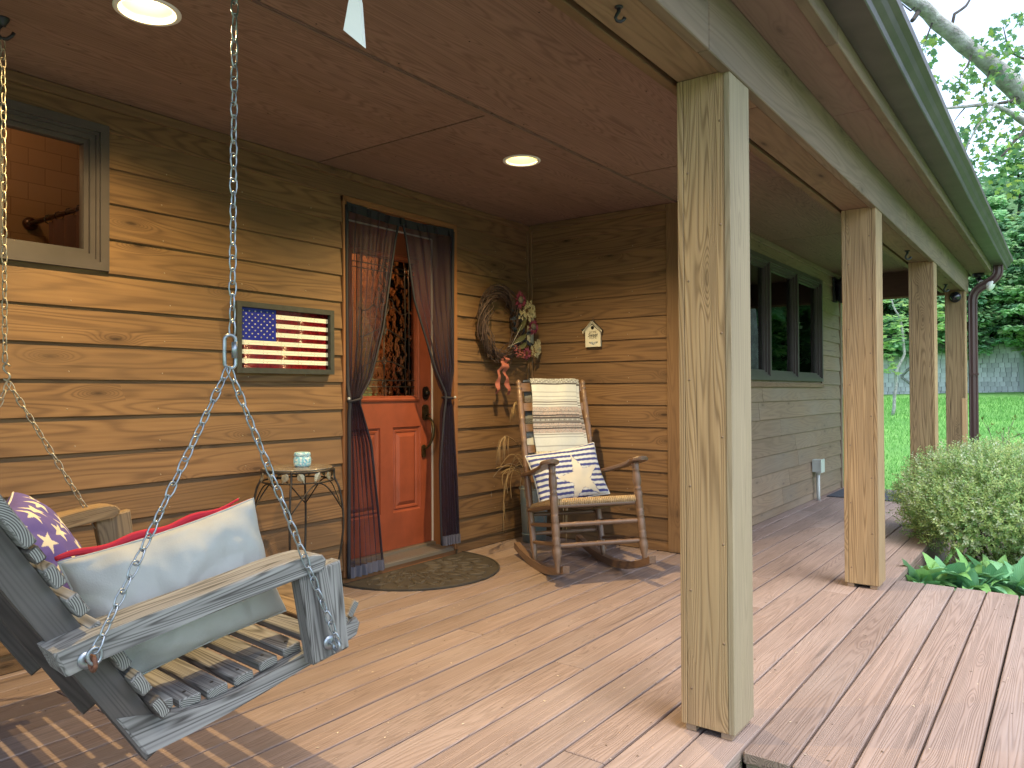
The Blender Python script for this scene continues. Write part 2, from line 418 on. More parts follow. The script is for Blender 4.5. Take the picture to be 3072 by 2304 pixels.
# ================================================================== DECK
deck = None
def build_deck():
    global deck
    mb = MB()
    mb.box((-1.6, YE+.035, -.30), (8.86, 0.0, -.11)); mb.box((2.28, -5.1, -.30), (4.66, YE+.036, -.112))
    deck = tag(mb.build("porch_deck", plain("joist_dark", (.018, .012, .01), .9)), kind='structure')
    r = random.Random(3)
    def run(x0, x1, y, wd, cuts):
        xs = [x0]+[c for c in cuts if x0+.3 < c < x1-.3]+[x1]
        for a, b in zip(xs[:-1], xs[1:]):
            M = frame3((a+.0015, y, -.036+r.uniform(-.0008, .0008)), (1, 0, 0), (0, 1, 0))
            plank("deck_board", M, b-a-.003, wd, .036, M_DECK, deck, bev=.0028)
    for k in range(18):
        y = YE+k*.1425
        wd = .1350 if k < 17 else (-.002-y)
        xe = 8.87 if y+wd < WY+.005 else (XC-.004 if y > WY-.01 else XC-.004)
        if wd < .01: continue
        j = {0: [], 1: [4.2], 2: [1.9, 5.2], 3: [3.7, 7.4], 4: [.6, 4.3], 5: [2.5, 6.1], 6: [1.1, 4.75], 7: [3.3, 6.9], 8: [.2, 3.9], 9: [2.6]}.get(k, [r.uniform(.2, 1.4), r.uniform(3.4, 4.2)])
        if xe < 5: j = [c for c in j if c < 4.2]
        run(-1.6, xe, y, wd, j)
        if y < WY < y+wd and xe < 5:      # the board beside the outer wall goes on past it
            plank("deck_board", frame3((XC-.001, y, -.036), (1, 0, 0), (0, 1, 0)), 4.22, WY-y-.004, .036, M_DECK, deck, bev=.004)
    for k in range(1, 19):
        y = YE-k*.1425
        plank("deck_board", frame3((2.2009+r.uniform(-.003, .003), y+.001, -.036+r.uniform(-.001, .001)), (1, 0, 0), (0, 1, 0)), 2.482, .1350-.001*(k % 2), .036, M_DECK, deck, bev=.004)
    # rim boards under the edges
    plank("rim_board", frame3((-1.6, YE+.032, -.24), (1, 0, 0), (0, 0, 1)), 3.83, .20, .028, M_DECK, deck)
    plank("rim_board", frame3((4.67, YE+.03, -.26), (1, 0, 0), (0, 0, 1)), 4.2, .215, .028, M_DECK, deck)
    plank("rim_board", frame3((2.247, YE-.01, -.26), (0, -1, 0), (0, 0, 1)), 2.6, .22, .028, M_DECK, deck)
    plank("rim_board", frame3((4.665, -5.0, -.26), (0, 1, 0), (0, 0, 1)), 2.53, .215, .028, M_DECK, deck)
    plank("rim_board", frame3((8.862, YE, -.26), (0, 1, 0), (0, 0, 1)), 1.2, .215, .028, M_DECK, deck)
build_deck()

# ================================================================== HOUSE
house = thing("house", "wood sided house with covered porch, square posts, brown gutter and red front door", "house", T(4.0, 0, 0))
def holes(x0, x1, z, hs):
    segs = [(x0, x1)]
    for (a, b, c, d) in hs:
        if z+.05 > c and z+.10 < d:
            ns = []
            for s, e in segs:
                if b <= s or a >= e: ns.append((s, e)); continue
                if a > s: ns.append((s, a))
                if b < e: ns.append((b, e))
            segs = ns
    return segs
CLC = {}
def clap(M, L, h, mat, parent):
    k = (round(L, 3), round(h, 3), mat.name)
    if k not in CLC:
        mb = MB(); p = [(0, .001), (0, .021), (.003, .024), (h, .0085), (h, .001)]; n = 5
        nx = max(2, int(L/.5)); vs = []
        for i in range(nx+1):
            wv = .0012*math.sin(i*2.1+h*40)
            for (y, z) in p: vs.append((L*i/nx, y+(wv if y < .01 else 0), z+(wv if z > .01 else 0)))
        fs = [(0, 1, 2, 3, 4)[::-1], tuple(nx*n+j for j in range(n))]
        for i in range(nx):
            for j in range(n): fs.append((i*n+j, i*n+(j+1) % n, (i+1)*n+(j+1) % n, (i+1)*n+j)[::-1])
        mb.add(vs, fs); CLC[k] = mb.mesh("siding_board", mat)
    return link(bpy.data.objects.new("siding_board", CLC[k]), parent, M)
def wall_siding(parent, org, xdir, L, hs, mat, r, z0=SZ0, ntop=15):
    o = V(org); xd = V(xdir)
    for k in range(ntop):
        z = z0+k*EXPO; h = min(.178, HC-z-.002)
        for (a, b) in holes(0, L, z, hs):
            cur = a; first = True
            while cur < b-.02:
                ln = r.uniform(1.2, 3.0) if first else r.uniform(2.4, 3.4); first = False
                e = cur+ln
                if b-e < .5: e = b
                M = frame3(o+xd*(cur+.0008)+V((0, 0, z+r.uniform(-.0012, .0012))), xd, (0, 0, 1))
                clap(M, round(min(e, b)-cur-.0016, 3), h, mat, parent); cur = e
    # base board under the first course
    for (a, b) in holes(0, L, 0, hs):
        plank("base_board", frame3(o+xd*a+V((0, 0, .002)), xd, (0, 0, 1)), b-a, z0+.01, .014, mat, parent)
W1 = (1.095, 1.555, 1.568, 2.174); DR = (2.824, 3.797, -1, 2.154); W3 = (5.49, 7.955, 1.112, 2.152)
r = random.Random(21)
# main wall, window and door openings left open
mb = MB()
for (a, b, c, d) in ((-1.8, W1[0], -.2, 2.45), (W1[0], W1[1], -.2, W1[2]), (W1[0], W1[1], W1[3], 2.45), (W1[1], DR[0], -.2, 2.45), (DR[0], DR[1], DR[3], 2.45), (DR[1], XC+.14, -.2, 2.45)):
    mb.box((a, 0, c), (b, .12, d))
wall_main = mb.build("wall", M_SHEATH, house, T(1, 0, 0))
wall_siding(wall_main, (-1.8, 0, 0), (1, 0, 0), 4.60+1.8, [(W1[0]+1.8, W1[1]+1.8, W1[2], W1[3]), (DR[0]+1.8, DR[1]+1.8, DR[2], DR[3])], M_SID, r)
plank("trim_board", frame3((-1.8, -.012, 2.247), (1, 0, 0), (0, 0, 1)), 6.40, .042, .022, M_SID, wall_main)
mb = MB(); mb.box((XC, WY+.001, -.2), (XC+.12, -.001, 2.45))
wall_side = mb.build("wall", M_SHEATH, house, T(XC, -.6, 0))
wall_siding(wall_side, (XC, -.055, 0), (0, -1, 0), 1.125-.055, [], M_SID, r)
plank("trim_board", frame3((XC-.012, -.045, 2.247), (0, -1, 0), (0, 0, 1)), 1.08, .042, .022, M_SID, wall_side)
plank("corner_trim", frame3((4.601, -.031, .004), (0, 0, 1), (1, 0, 0)), 2.28, .0445, .03, M_TRIMW, wall_main)
plank("corner_trim", frame3((XC-.031, -.032, .004), (0, 0, 1), (0, -1, 0)), 2.28, .022, .03, M_TRIMW, wall_side)
M = frame3((XC-.031, -1.126, .004), (0, 0, 1), (0, -1, 0)); plank("corner_trim", M, 2.284, .145, .03, M_TRIMW, wall_side)
mb = MB()
for (a, b, c, d) in ((XC+.12, W3[0], -.2, 2.45), (W3[0], W3[1], -.2, W3[2]), (W3[0], W3[1], W3[3], 2.45), (W3[1], 8.75, -.2, 2.45)):
    mb.box((a, WY, c), (b, WY+.12, d))
mb.box((8.63, WY+.12, -.2), (8.75, 2.0, 2.45))
wall_outer = mb.build("wall", M_SHEATH, house, T(6.7, WY, 0))
wall_siding(wall_outer, (4.682, WY, 0), (1, 0, 0), 8.705-4.682, [(W3[0]-4.682, W3[1]-4.682, W3[2], W3[3])], M_SIDG, r)
wall_siding(wall_outer, (8.75, WY+.0, 0), (0, 1, 0), 3.0, [], M_SIDG, r)
plank("corner_trim", frame3((4.646, WY-.031, .004), (0, 0, 1), (1, 0, 0)), 2.28, .036, .03, M_TRIMW, wall_outer)
plank("corner_trim", frame3((8.708, WY-.03, .004), (0, 0, 1), (1, 0, 0)), 2.28, .068, .03, M_SIDG, wall_outer)
plank("trim_board", frame3((4.682, WY-.012, 2.247), (1, 0, 0), (0, 0, 1)), 4.02, .042, .022, M_SIDG, wall_outer)
plank("sill_board", frame3((W3[0]-.02, WY-.002, 1.085), (1, 0, 0), (0, 0, 1)), W3[1]-W3[0]+.05, .04, .034, M_BEAMS, wall_outer)

# ---- ceiling
CANS = [(1.27, -.875), (3.291, -.911)]
mb = MB(); mb.box((-1.8, -2.30, 2.43), (8.8, 0.0, 2.45)); mb.box((-1.82, -2.30, 2.303), (-1.80, 0, 2.43)); mb.box((8.80, -2.20, 2.303), (8.82, 0, 2.43))
ceil = mb.build("ceiling", plain("attic_dark", (.02, .012, .01), .9), house, T(3, -1.2, 2.4))
def panel(x0, x1, y0, y1):
    mb = MB(); zb, zt = HC, HC+.012
    hole = [c for c in CANS if x0 < c[0] < x1 and y0 < c[1] < y1]
    if not hole:
        mb.box((x0, y0, zb), (x1, y1, zt))
    else:
        cx, cy = hole[0]; R0 = .085
        angs = sorted([2*math.pi*k/24 for k in range(24)]+[math.atan2(y-cy, x-cx) % (2*math.pi) for x in (x0, x1) for y in (y0, y1)])
        inn = []; out = []
        for a in angs:
            c, s = math.cos(a), math.sin(a)
            t = min(((x1-cx)/c if c > 1e-9 else (x0-cx)/c if c < -1e-9 else 1e9), ((y1-cy)/s if s > 1e-9 else (y0-cy)/s if s < -1e-9 else 1e9))
            inn.append((cx+c*R0, cy+s*R0)); out.append((cx+c*t, cy+s*t))
        n = len(angs)
        vs = [(x, y, zb) for x, y in inn]+[(x, y, zb) for x, y in out]+[(x, y, zt) for x, y in inn]+[(x, y, zt) for x, y in out]
        fs = []
        for i in range(n):
            j = (i+1) % n
            fs += [(i, j, n+j, n+i), (2*n+i, 3*n+i, 3*n+j, 2*n+j), (n+i, n+j, 3*n+j, 3*n+i), (i, 2*n+i, 2*n+j, j)]
        mb.add(vs, fs)
    return mb.build("ceiling_panel", M_CEIL, ceil, T(x0, y0, HC))
def prow(xs, y0, y1, g=.012):
    for a, b in zip(xs[:-1], xs[1:]): panel(a+g/2, b-g/2, y0, y1)
prow([-1.8, .215, 2.655, XC], -1.204, -.002)
prow([-1.8, -.995, 1.445, 3.885, 6.325, 8.77], -2.20, -1.213)
mb = MB()   # batten along the long seam
plank("seam_strip", frame3((-1.8, -1.20, HC-.006), (1, 0, 0), (0, 1, 0)), 6.44, .028, .006, M_CEIL, ceil)

def nails():
    rr = random.Random(44); steel = plain("nail_steel", (.30, .24, .17), .5, metal=.4); dark = plain("nail_dark", (.03, .015, .012), .8)
    for wl, o, xd, L in ((wall_main, V((-1.8, 0, 0)), V((1, 0, 0)), 6.4), (wall_side, V((XC, -.055, 0)), V((0, -1, 0)), 1.07), (wall_outer, V((4.69, WY, 0)), V((1, 0, 0)), 4.0)):
        out = xd.cross(UZ_); mb = MB()
        for k in range(14):
            for x in [.04]+[.4*i+rr.uniform(-.03, .03) for i in range(1, int(L/.4)+1)]:
                p = o+xd*x+out*.0215+V((0, 0, SZ0+k*EXPO+.028+rr.uniform(-.006, .012)))
                if wl is wall_main and ((W1[0]-.02 < p.x < W1[1]+.02 and W1[2] < p.z < W1[3]) or (DR[0]-.02 < p.x < DR[1]+.02 and p.z < DR[3])): continue
                if wl is wall_outer and W3[0]-.02 < p.x < W3[1]+.02 and W3[2] < p.z < W3[3]: continue
                mb.lathe([(.0032, -.001), (.0032, .0012), (.001, .0016)], frame3(p, xd, UZ_), 6)
        mb.build("nail_heads", steel, wl)
    mb = MB()
    for (ya, yb) in ((-1.18, -.03), (-2.18, -1.235)):
        for i in range(26):
            x = -1.6+i*.405
            for y in ([ya+.01, ya+.03] if i % 2 else [ya+.015])+[ya+(yb-ya)*q for q in (.33, .66)]+[yb]:
                if x < 4.6 or ya < -1.5: mb.lathe([(.0035, .001), (.0035, -.0008)], T(x+rr.uniform(-.02, .02), y+rr.uniform(-.01, .01), HC), 6)
    mb.build("nail_heads", dark, ceil)
UZ_ = V((0, 0, 1)); nails()

# ---- recessed lights
def can_light(x, y, label, power, spot):
    t = thing("ceiling_light", label, "light", T(x, y, HC), "recessed lights in the porch ceiling")
    mb = MB(); prof = [(.078, .05), (.078, .002), (.082, -.004), (.094, -.006), (.101, -.003), (.101, 0.0)]
    mb.lathe(prof, T(x, y, HC), 40, caps=False); mb.build("trim_ring", M_WHITE, t)
    mb = MB(); mb.lathe([(.077, .004), (.07, .05), (.055, .105)], T(x, y, HC), 32, caps=False)
    mb.build("reflector", plain("can_reflector", (.8, .62, .28), .3, emis=(1., .62, .20), estr=.22), t)
    mb = MB(); mb.lathe([(.004, .028), (.03, .032), (.05, .045), (.055, .07), (.03, .105)], T(x, y, HC), 24)
    mb.build("bulb", plain("bulb_glow", (1, .9, .7), .5, emis=(1., .88, .62), estr=2.2), t)
    ld = bpy.data.lights.new("bulb_light", 'SPOT'); ld.energy = power; ld.color = (1.0, .70, .31)
    ld.spot_size = RAD(spot); ld.spot_blend = .8; ld.shadow_soft_size = .012
    lo = bpy.data.objects.new("bulb_light", ld)
    link(lo, t, T(x, y, HC+.024))
    return t
can_light(CANS[0][0], CANS[0][1], "glowing recessed ceiling light above the porch swing, cut by the top edge of the photo", 60, 166)
can_light(CANS[1][0], CANS[1][1], "small glowing recessed ceiling light in front of the red door", 70, 150)

# ---- beam
mb = MB(); mb.box((-1.8, -2.40, 2.10), (8.85, -2.24, 2.28))
beam = mb.build("beam", M_SHEATH, house, T(3, -2.35, BZ))
for a, b in ((-1.8, 2.06), (2.062, 5.3), (5.303, 8.90)):
    M = frame3((a, -2.4065, BZ-.008), (1, 0, 0), (0, 0, 1)); plank("beam_board", M, b-a-.002, .262, .036, M_BEAMO, beam, bev=.003)
for a, b in ((-1.8, 2.60), (2.603, 6.6), (6.603, 8.88)):
    M = frame3((a, -2.402, BZ), (1, 0, 0), (0, 1, 0))
    plank("beam_board", M, b-a-.002, .134, .02, M_BEAMS, beam, bev=.002)
    M = frame3((a, -2.216, BZ-.001), (1, 0, 0), (0, 0, 1)); plank("beam_board", M, b-a-.002, .262, .034, M_TRIMW, beam, bev=.002)
# cross beam at the far end
M = frame3((8.80, WY-.02, BZ), (0, -1, 0), (0, 0, 1)); plank("cross_beam", M, 1.0, .255, .038, wood("crossbeam_brown", (.09, .045, .035), (.05, .025, .02), knots=0, grain=.4), house)
M = frame3((8.805, WY-.02, BZ-.02), (0, -1, 0), (0, 0, 1)); plank("cross_beam_lip", M, 1.0, .02, .05, M_BEAMS, house)

# ---- posts
def post(k, x):
    p = tag(MB_empty("post", (x, YO, 0)), None)
    cx0, cx1, cy0, cy1 = x, x+PS, YO, YI
    zb = .02; L = BZ-zb-.001; tb = .019
    mg = M_POSTG if k == 0 else M_POST
    def vb(nm, o, yd, wd, t, mat, z0=zb, LL=L):
        return plank(nm, frame3((o[0], o[1], z0), (0, 0, 1), yd), LL, wd, t, mat, p, bev=.0018)
    # outward face (-Y): width along +X, thickness towards +Y
    o = vb("post_board", (cx0, cy0, 0), (1, 0, 0), PS, tb, mg)
    if k == 0: o['label'] = "weathered grey outer board"
    vb("post_board", (cx0, cy1-tb, 0), (1, 0, 0), PS, tb, M_POST)
    # -X face between the two, thickness towards +X ; frame z = x cross y = (0,0,1)x(0,-1,0)=(1,0,0)
    vb("post_board", (cx0+.0012, cy1-tb-.0012, 0), (0, -1, 0), PS-2*tb-.0024, .018, M_POST)
    vb("post_board", (cx1-.0195, cy1-tb-.0012, 0), (0, -1, 0), PS-2*tb-.0024, .018, M_POST)
    # foot with an arched cut
    mb = MB(); h = .02
    for (xa, xb, ya, yb) in ((cx0+.008, cx1-.008, cy0+.012, cy0+.045), (cx0+.008, cx1-.008, cy1-.045, cy1-.012)): mb.box((xa, ya, .001), (xb, yb, h+.004))
    mb.box((cx0+.05, cy0+.045, .006), (cx1-.03, cy1-.045, h))
    mb.build("post_foot", plain("post_foot_tan", (.30, .21, .14), .8) if k == 0 else bpy.data.materials["post_foot_tan"], p)
    if k == 3:
        o = plank("patch_board", frame3((cx0-.003, cy0+.034, .02), (0, 0, 1), (0, -1, 0)), .95, .038, .004, bpy.data.materials.get("patch_wood") or wood("patch_wood", (.55, .36, .19), (.42, .26, .13), knots=0), p)
        o['label'] = "paler orange repair strip on lower corner"
    # round screw plugs
    mb = MB(); rr = random.Random(k)
    for i in range(12):
        z = .12+i*.16+rr.uniform(-.02, .02); y = (cy0+.032) if i % 2 else (cy1-.034)
        Mx = T(cx0+.0012, y, z) @ Matrix.Rotation(-math.pi/2, 4, 'Y')
        mb.lathe([(.0042, -.002), (.0042, .0006)], Mx, 8)
    mb.build("screw_heads", plain("screw_brown", (.20, .13, .08), .5) if k == 0 else bpy.data.materials["screw_brown"], p)
def MB_empty(name, loc):
    o = bpy.data.objects.new(name, None); o.empty_display_size = .1; return link(o, house, T(*loc))
for k, x in enumerate(POSTX): post(k, x)

# ---- eave, gutter, roof
mb = MB(); mb.box((-1.8, -2.60, 2.252), (9.18, -2.443, 2.27))
eave = mb.build("eave", M_SHEATH, house, T(3, -2.5, 2.25))
for a, b in ((-1.8, 1.0), (1.003, 3.44), (3.443, 5.88), (5.883, 8.32), (8.323, 9.18)):
    plank("soffit_board", frame3((a, -2.598, 2.233), (1, 0, 0), (0, 1, 0)), b-a-.002, .154, .018, M_EAVE, eave, bev=.002)
for a, b in ((-1.8, 2.7), (2.703, 7.1), (7.103, 9.2)):
    plank("fascia_board", frame3((a, -2.601, 2.222), (1, 0, 0), (0, 0, 1)), b-a-.002, .185, .039, M_BEAMO, eave, bev=.003)
plank("eave_end_board", frame3((9.205, -2.60, 2.235), (0, 1, 0), (0, 0, 1)), 1.4, .2, .022, M_BEAMO, eave)
mb = MB()
prof = [(-2.642, 2.42), (-2.642, 2.286), (-2.744, 2.286), (-2.748, 2.29), (-2.752, 2.312), (-2.770, 2.330), (-2.780, 2.350), (-2.800, 2.366), (-2.802, 2.392), (-2.790, 2.396), (-2.790, 2.388), (-2.799, 2.386), (-2.797, 2.368), (-2.777, 2.352), (-2.767, 2.333), (-2.749, 2.314), (-2.742, 2.289), (-2.645, 2.289), (-2.645, 2.42)]
n = len(prof); xs = [-1.8+i*.5 for i in range(23)]+[9.33]
vs = [(x, y+.0015*math.sin(x*3+y*40), z+.001*math.sin(x*5)) for x in xs for (y, z) in prof]
fs = [(i*n+j, (i+1)*n+j, (i+1)*n+(j+1) % n, i*n+(j+1) % n) for i in range(len(xs)-1) for j in range(n)]
mb.add(vs, fs, None, False)
gut = mb.build("gutter", M_GUT, house, T(3, -2.7, 2.3))
mb = MB(); mb.prism([(p[0], p[1]) for p in prof[:10]], Matrix(((0, 0, 1, 0), (1, 0, 0, 0), (0, 1, 0, 0), (0, 0, 0, 1))), 9.328, 9.334); mb.build("end_cap", M_GUT, gut)
# downspout: outlet, two elbows, pipe down beside the last post (flat ribs on it)
def ribbed(mb, pts, wx=.031, wy=.042):
    pts = [V(p) for p in pts]; m = len(pts); sec = []
    N_ = 24
    for k in range(N_):
        a = 2*math.pi*k/N_; c, s = math.cos(a), math.sin(a); q = .38
        px = wx*math.copysign(abs(c)**q, c); py = wy*math.copysign(abs(s)**q, s)
        f = 1-.09*(k % 2); sec.append((px*f, py*f))
    vs = []
    for i, p in enumerate(pts):
        t = (pts[min(i+1, m-1)]-pts[max(i-1, 0)]).normalized(); u = V((1, 0, 0)); w_ = t.cross(u).normalized(); u = w_.cross(t)
        for (a, b) in sec: vs.append(p+u*a+w_*b)
    fs = [(i*N_+k, i*N_+(k+1) % N_, (i+1)*N_+(k+1) % N_, (i+1)*N_+k) for i in range(m-1) for k in range(N_)]
    mb.add(vs, fs, None, False)
DX = 8.93
mb = MB(); ribbed(mb, [(DX, -2.474, 1.93), (DX, -2.474, -.2), (DX, -2.50, -.27)]); dsp = mb.build("downspout", M_DSP, house, T(DX, -2.47, 0))
mb = MB()
arc1 = [(DX, -2.695, 2.29), (DX, -2.695, 2.23), (DX, -2.69, 2.20), (DX, -2.672, 2.17), (DX, -2.645, 2.145), (DX, -2.61, 2.122), (DX, -2.575, 2.10), (DX, -2.535, 2.075), (DX, -2.505, 2.045), (DX, -2.485, 2.01), (DX, -2.475, 1.97), (DX, -2.474, 1.925)]
dense = []
for a, b in zip(arc1[:-1], arc1[1:]):
    for s in range(4): dense.append(V(a).lerp(V(b), s/4))
dense.append(V(arc1[-1]))
ribbed(mb, [d+V((0, 0, 0)) for d in dense], .034, .045)
mb.build("elbow", M_DSP, dsp)
mb = MB(); 
for z in (1.2, .3): mb.box((DX-.036, -2.52, z), (DX+.036, -2.44, z+.02))
mb.build("strap", M_DSP, dsp)
mb = MB()
Mr = Matrix(((0, 0, 1, 0), (1, 0, 0, 0), (0, 1, 0, 0), (0, 0, 0, 1)))
mb.prism([(-2.72, 2.405), (3.0, 4.15), (3.0, 4.19), (-2.72, 2.44)], Mr, -1.9, 9.33)
mb.build("roof", M_SHINGLE, house, T(3, 0, 3))
mb = MB(); mb.prism([(-2.59, 2.44), (3.0, 2.44), (3.0, 4.14)], Mr, 8.78, 8.82); mb.build("gable", M_SHEATH, house, T(8.8, 0, 2.4))

# ---- left window with the lit bathroom behind it
def glass_mat(name, tint=(1, 1, 1), rough=.0, refl=1.45, bump=0.):
    m, nt, b = newmat(name)
    tr = N(nt, "ShaderNodeBsdfTransparent"); tr.inputs[0].default_value = (*tint, 1)
    gl = N(nt, "ShaderNodeBsdfGlossy"); gl.inputs["Roughness"].default_value = rough
    fr = N(nt, "ShaderNodeFresnel"); fr.inputs[0].default_value = refl
    mx = N(nt, "ShaderNodeMixShader"); nt.links.new(fr.outputs[0], mx.inputs[0]); nt.links.new(tr.outputs[0], mx.inputs[1]); nt.links.new(gl.outputs[0], mx.inputs[2])
    if bump:
        tc = N(nt, "ShaderNodeTexCoord"); bp = N(nt, "ShaderNodeBump"); bp.inputs["Strength"].default_value = bump; bp.inputs["Distance"].default_value = .01
        nt.links.new(noi(nt, tc.outputs["Object"], 22, 2), bp.inputs["Height"]); nt.links.new(bp.outputs[0], gl.inputs["Normal"]); nt.links.new(bp.outputs[0], fr.inputs["Normal"])
    nt.links.new(mx.outputs[0], nt.nodes["Material Output"].inputs[0]); return m
M_GLASS = glass_mat("window_glass"); M_GLASS2 = glass_mat("dark_window_glass", (.8, .85, .85), 0., 1.9)
def frame_mb(mb, x0, x1, z0, z1, w_, ya, yb, steps=((0, 0),)):
    for ins, dy in steps:
        a0, a1, c0, c1 = x0+ins, x1-ins, z0+ins, z1-ins; w2 = w_-ins
        for (p, q) in (((a0, ya-dy, c0), (a0+w2, yb, c1)), ((a1-w2, ya-dy, c0), (a1, yb, c1)), ((a0+w2, ya-dy, c0), (a1-w2, yb, c0+w2)), ((a0+w2, ya-dy, c1-w2), (a1-w2, yb, c1))): mb.box(p, q)
def window(x0, x1, z0, z1, yw, nsash, glass, label=None):
    t = link(bpy.data.objects.new("window", None), house, T(x0, yw, z0))
    if label: t['label'] = label
    mb = MB(); frame_mb(mb, x0, x1, z0, z1, .034, yw-.036, yw+.10); frame_mb(mb, x0+.034, x1-.034, z0+.034, z1-.034, .012, yw-.022, yw+.10)
    mb.build("frame", M_METALG, t)
    a, b = x0+.040, x1-.040; wd = (b-a)/nsash
    for i in range(nsash):
        s0, s1 = a+i*wd, a+(i+1)*wd
        if nsash > 1 and i > 0:
            mb = MB(); mb.box((s0-.017, yw-.03, z0+.034), (s0+.017, yw+.09, z1-.034)); mb.build("mullion", M_METALG, t)
            s0 += .018
        if nsash > 1 and i < nsash-1: s1 -= .018
        mb = MB(); frame_mb(mb, s0+.002, s1-.002, z0+.043, z1-.043, .024, yw-.012, yw+.05); frame_mb(mb, s0+.026, s1-.026, z0+.067, z1-.067, .018, yw+.004, yw+.045)
        sh = mb.build("sash", M_METALG, t)
        mb = MB(); mb.box((s0+.04, yw+.02, z0+.08), (s1-.04, yw+.024, z1-.08)); mb.build("pane", glass, sh)
    return t
window(*W1[:2], W1[2], W1[3], 0, 1, M_GLASS, "small grey framed window lit warm from inside")
window(W3[0], W3[1], W3[2]+.03, W3[3], WY, 3, M_GLASS2, "dark triple window reflecting the trees")
def bathroom():
    t = thing("bathroom_interior", "dim tiled bathroom with brown shower curtain seen through the left window", "room", T(1.4, .5, .9))
    m, nt, b = newmat("bath_tile")
    tc = N(nt, "ShaderNodeTexCoord"); mp = N(nt, "ShaderNodeMapping"); mp.inputs["Rotation"].default_value = (math.pi/2, 0, 0)
    nt.links.new(tc.outputs["Object"], mp.inputs[0])
    br = N(nt, "ShaderNodeTexBrick"); br.inputs["Scale"].default_value = 3.2; br.inputs["Color1"].default_value = (.36, .22, .11, 1); br.inputs["Color2"].default_value = (.33, .20, .10, 1)
    br.inputs["Mortar"].default_value = (.24, .14, .07, 1); br.inputs["Mortar Size"].default_value = .008; br.inputs["Brick Width"].default_value = .5; br.inputs["Row Height"].default_value = .28
    nt.links.new(mp.outputs[0], br.inputs[0]); nt.links.new(br.outputs[0], b.inputs["Base Color"]); b.inputs["Roughness"].default_value = .35
    mb = MB(); mb.box((.5, .96, .8), (2.4, .99, 2.7)); mb.build("tile_wall", m, t)
    mp_ = plain("bath_plaster", (.45, .28, .15), .8)
    mb = MB(); mb.box((2.38, .125, .8), (2.40, .96, 2.7)); mb.box((.5, .125, .8), (.52, .96, 2.7)); mb.box((.52, .125, 2.66), (2.38, .96, 2.7)); mb.box((.52, .125, .8), (2.38, .96, .82)); mb.build("room_shell", mp_, t)
    mb = MB(); mb.tube([(1.64, .955, 1.915), (1.64, .13, 1.915)], .012, 10); mb.lathe([(.034, 0), (.034, .012), (.02, .03)], frame3((1.64, .958, 1.915), (1, 0, 0), (0, 0, 1)), 20); mb.build("curtain_rod", plain("rod_bronze", (.06, .03, .02), .3, metal=.5), t)
    mb = MB(); mb.grid(lambda u, v: (1.64+.018*math.sin(u*30), .74-u*.58, 1.895-v*.9), 60, 6); mb.build("shower_curtain", plain("shower_cloth", (.09, .04, .03), .8), t)
    mb = MB()
    for i in range(6): 
        y = .74-i*.11; mb.tube([(1.64+.02*math.cos(a), y, 1.908+.022*math.sin(a)) for a in [k*math.pi/4 for k in range(8)]], .0025, 5, closed=True)
    mb.build("curtain_rings", M_BLACK, t)
    ld = bpy.data.lights.new("bathroom_lamp", 'POINT'); ld.energy = 2.4; ld.color = (1, .62, .30); ld.shadow_soft_size = .08
    link(bpy.data.objects.new("bathroom_lamp", ld), t, T(1.0, .45, 2.5))
bathroom()
def dark_room():
    mb = MB(); m = plain("dark_interior", (.03, .022, .02), .9)
    for lo, hi in (((5.3, .9, .9), (8.2, .95, 2.4)), ((5.3, WY+.12, .9), (5.35, .9, 2.4)), ((8.15, WY+.12, .9), (8.2, .9, 2.4)), ((5.3, WY+.12, .88), (8.2, .95, .92)), ((5.3, WY+.12, 2.38), (8.2, .95, 2.42))): mb.box(lo, hi)
    mb.build("room_shell", m, house, T(6.7, -.2, .9))
dark_room()

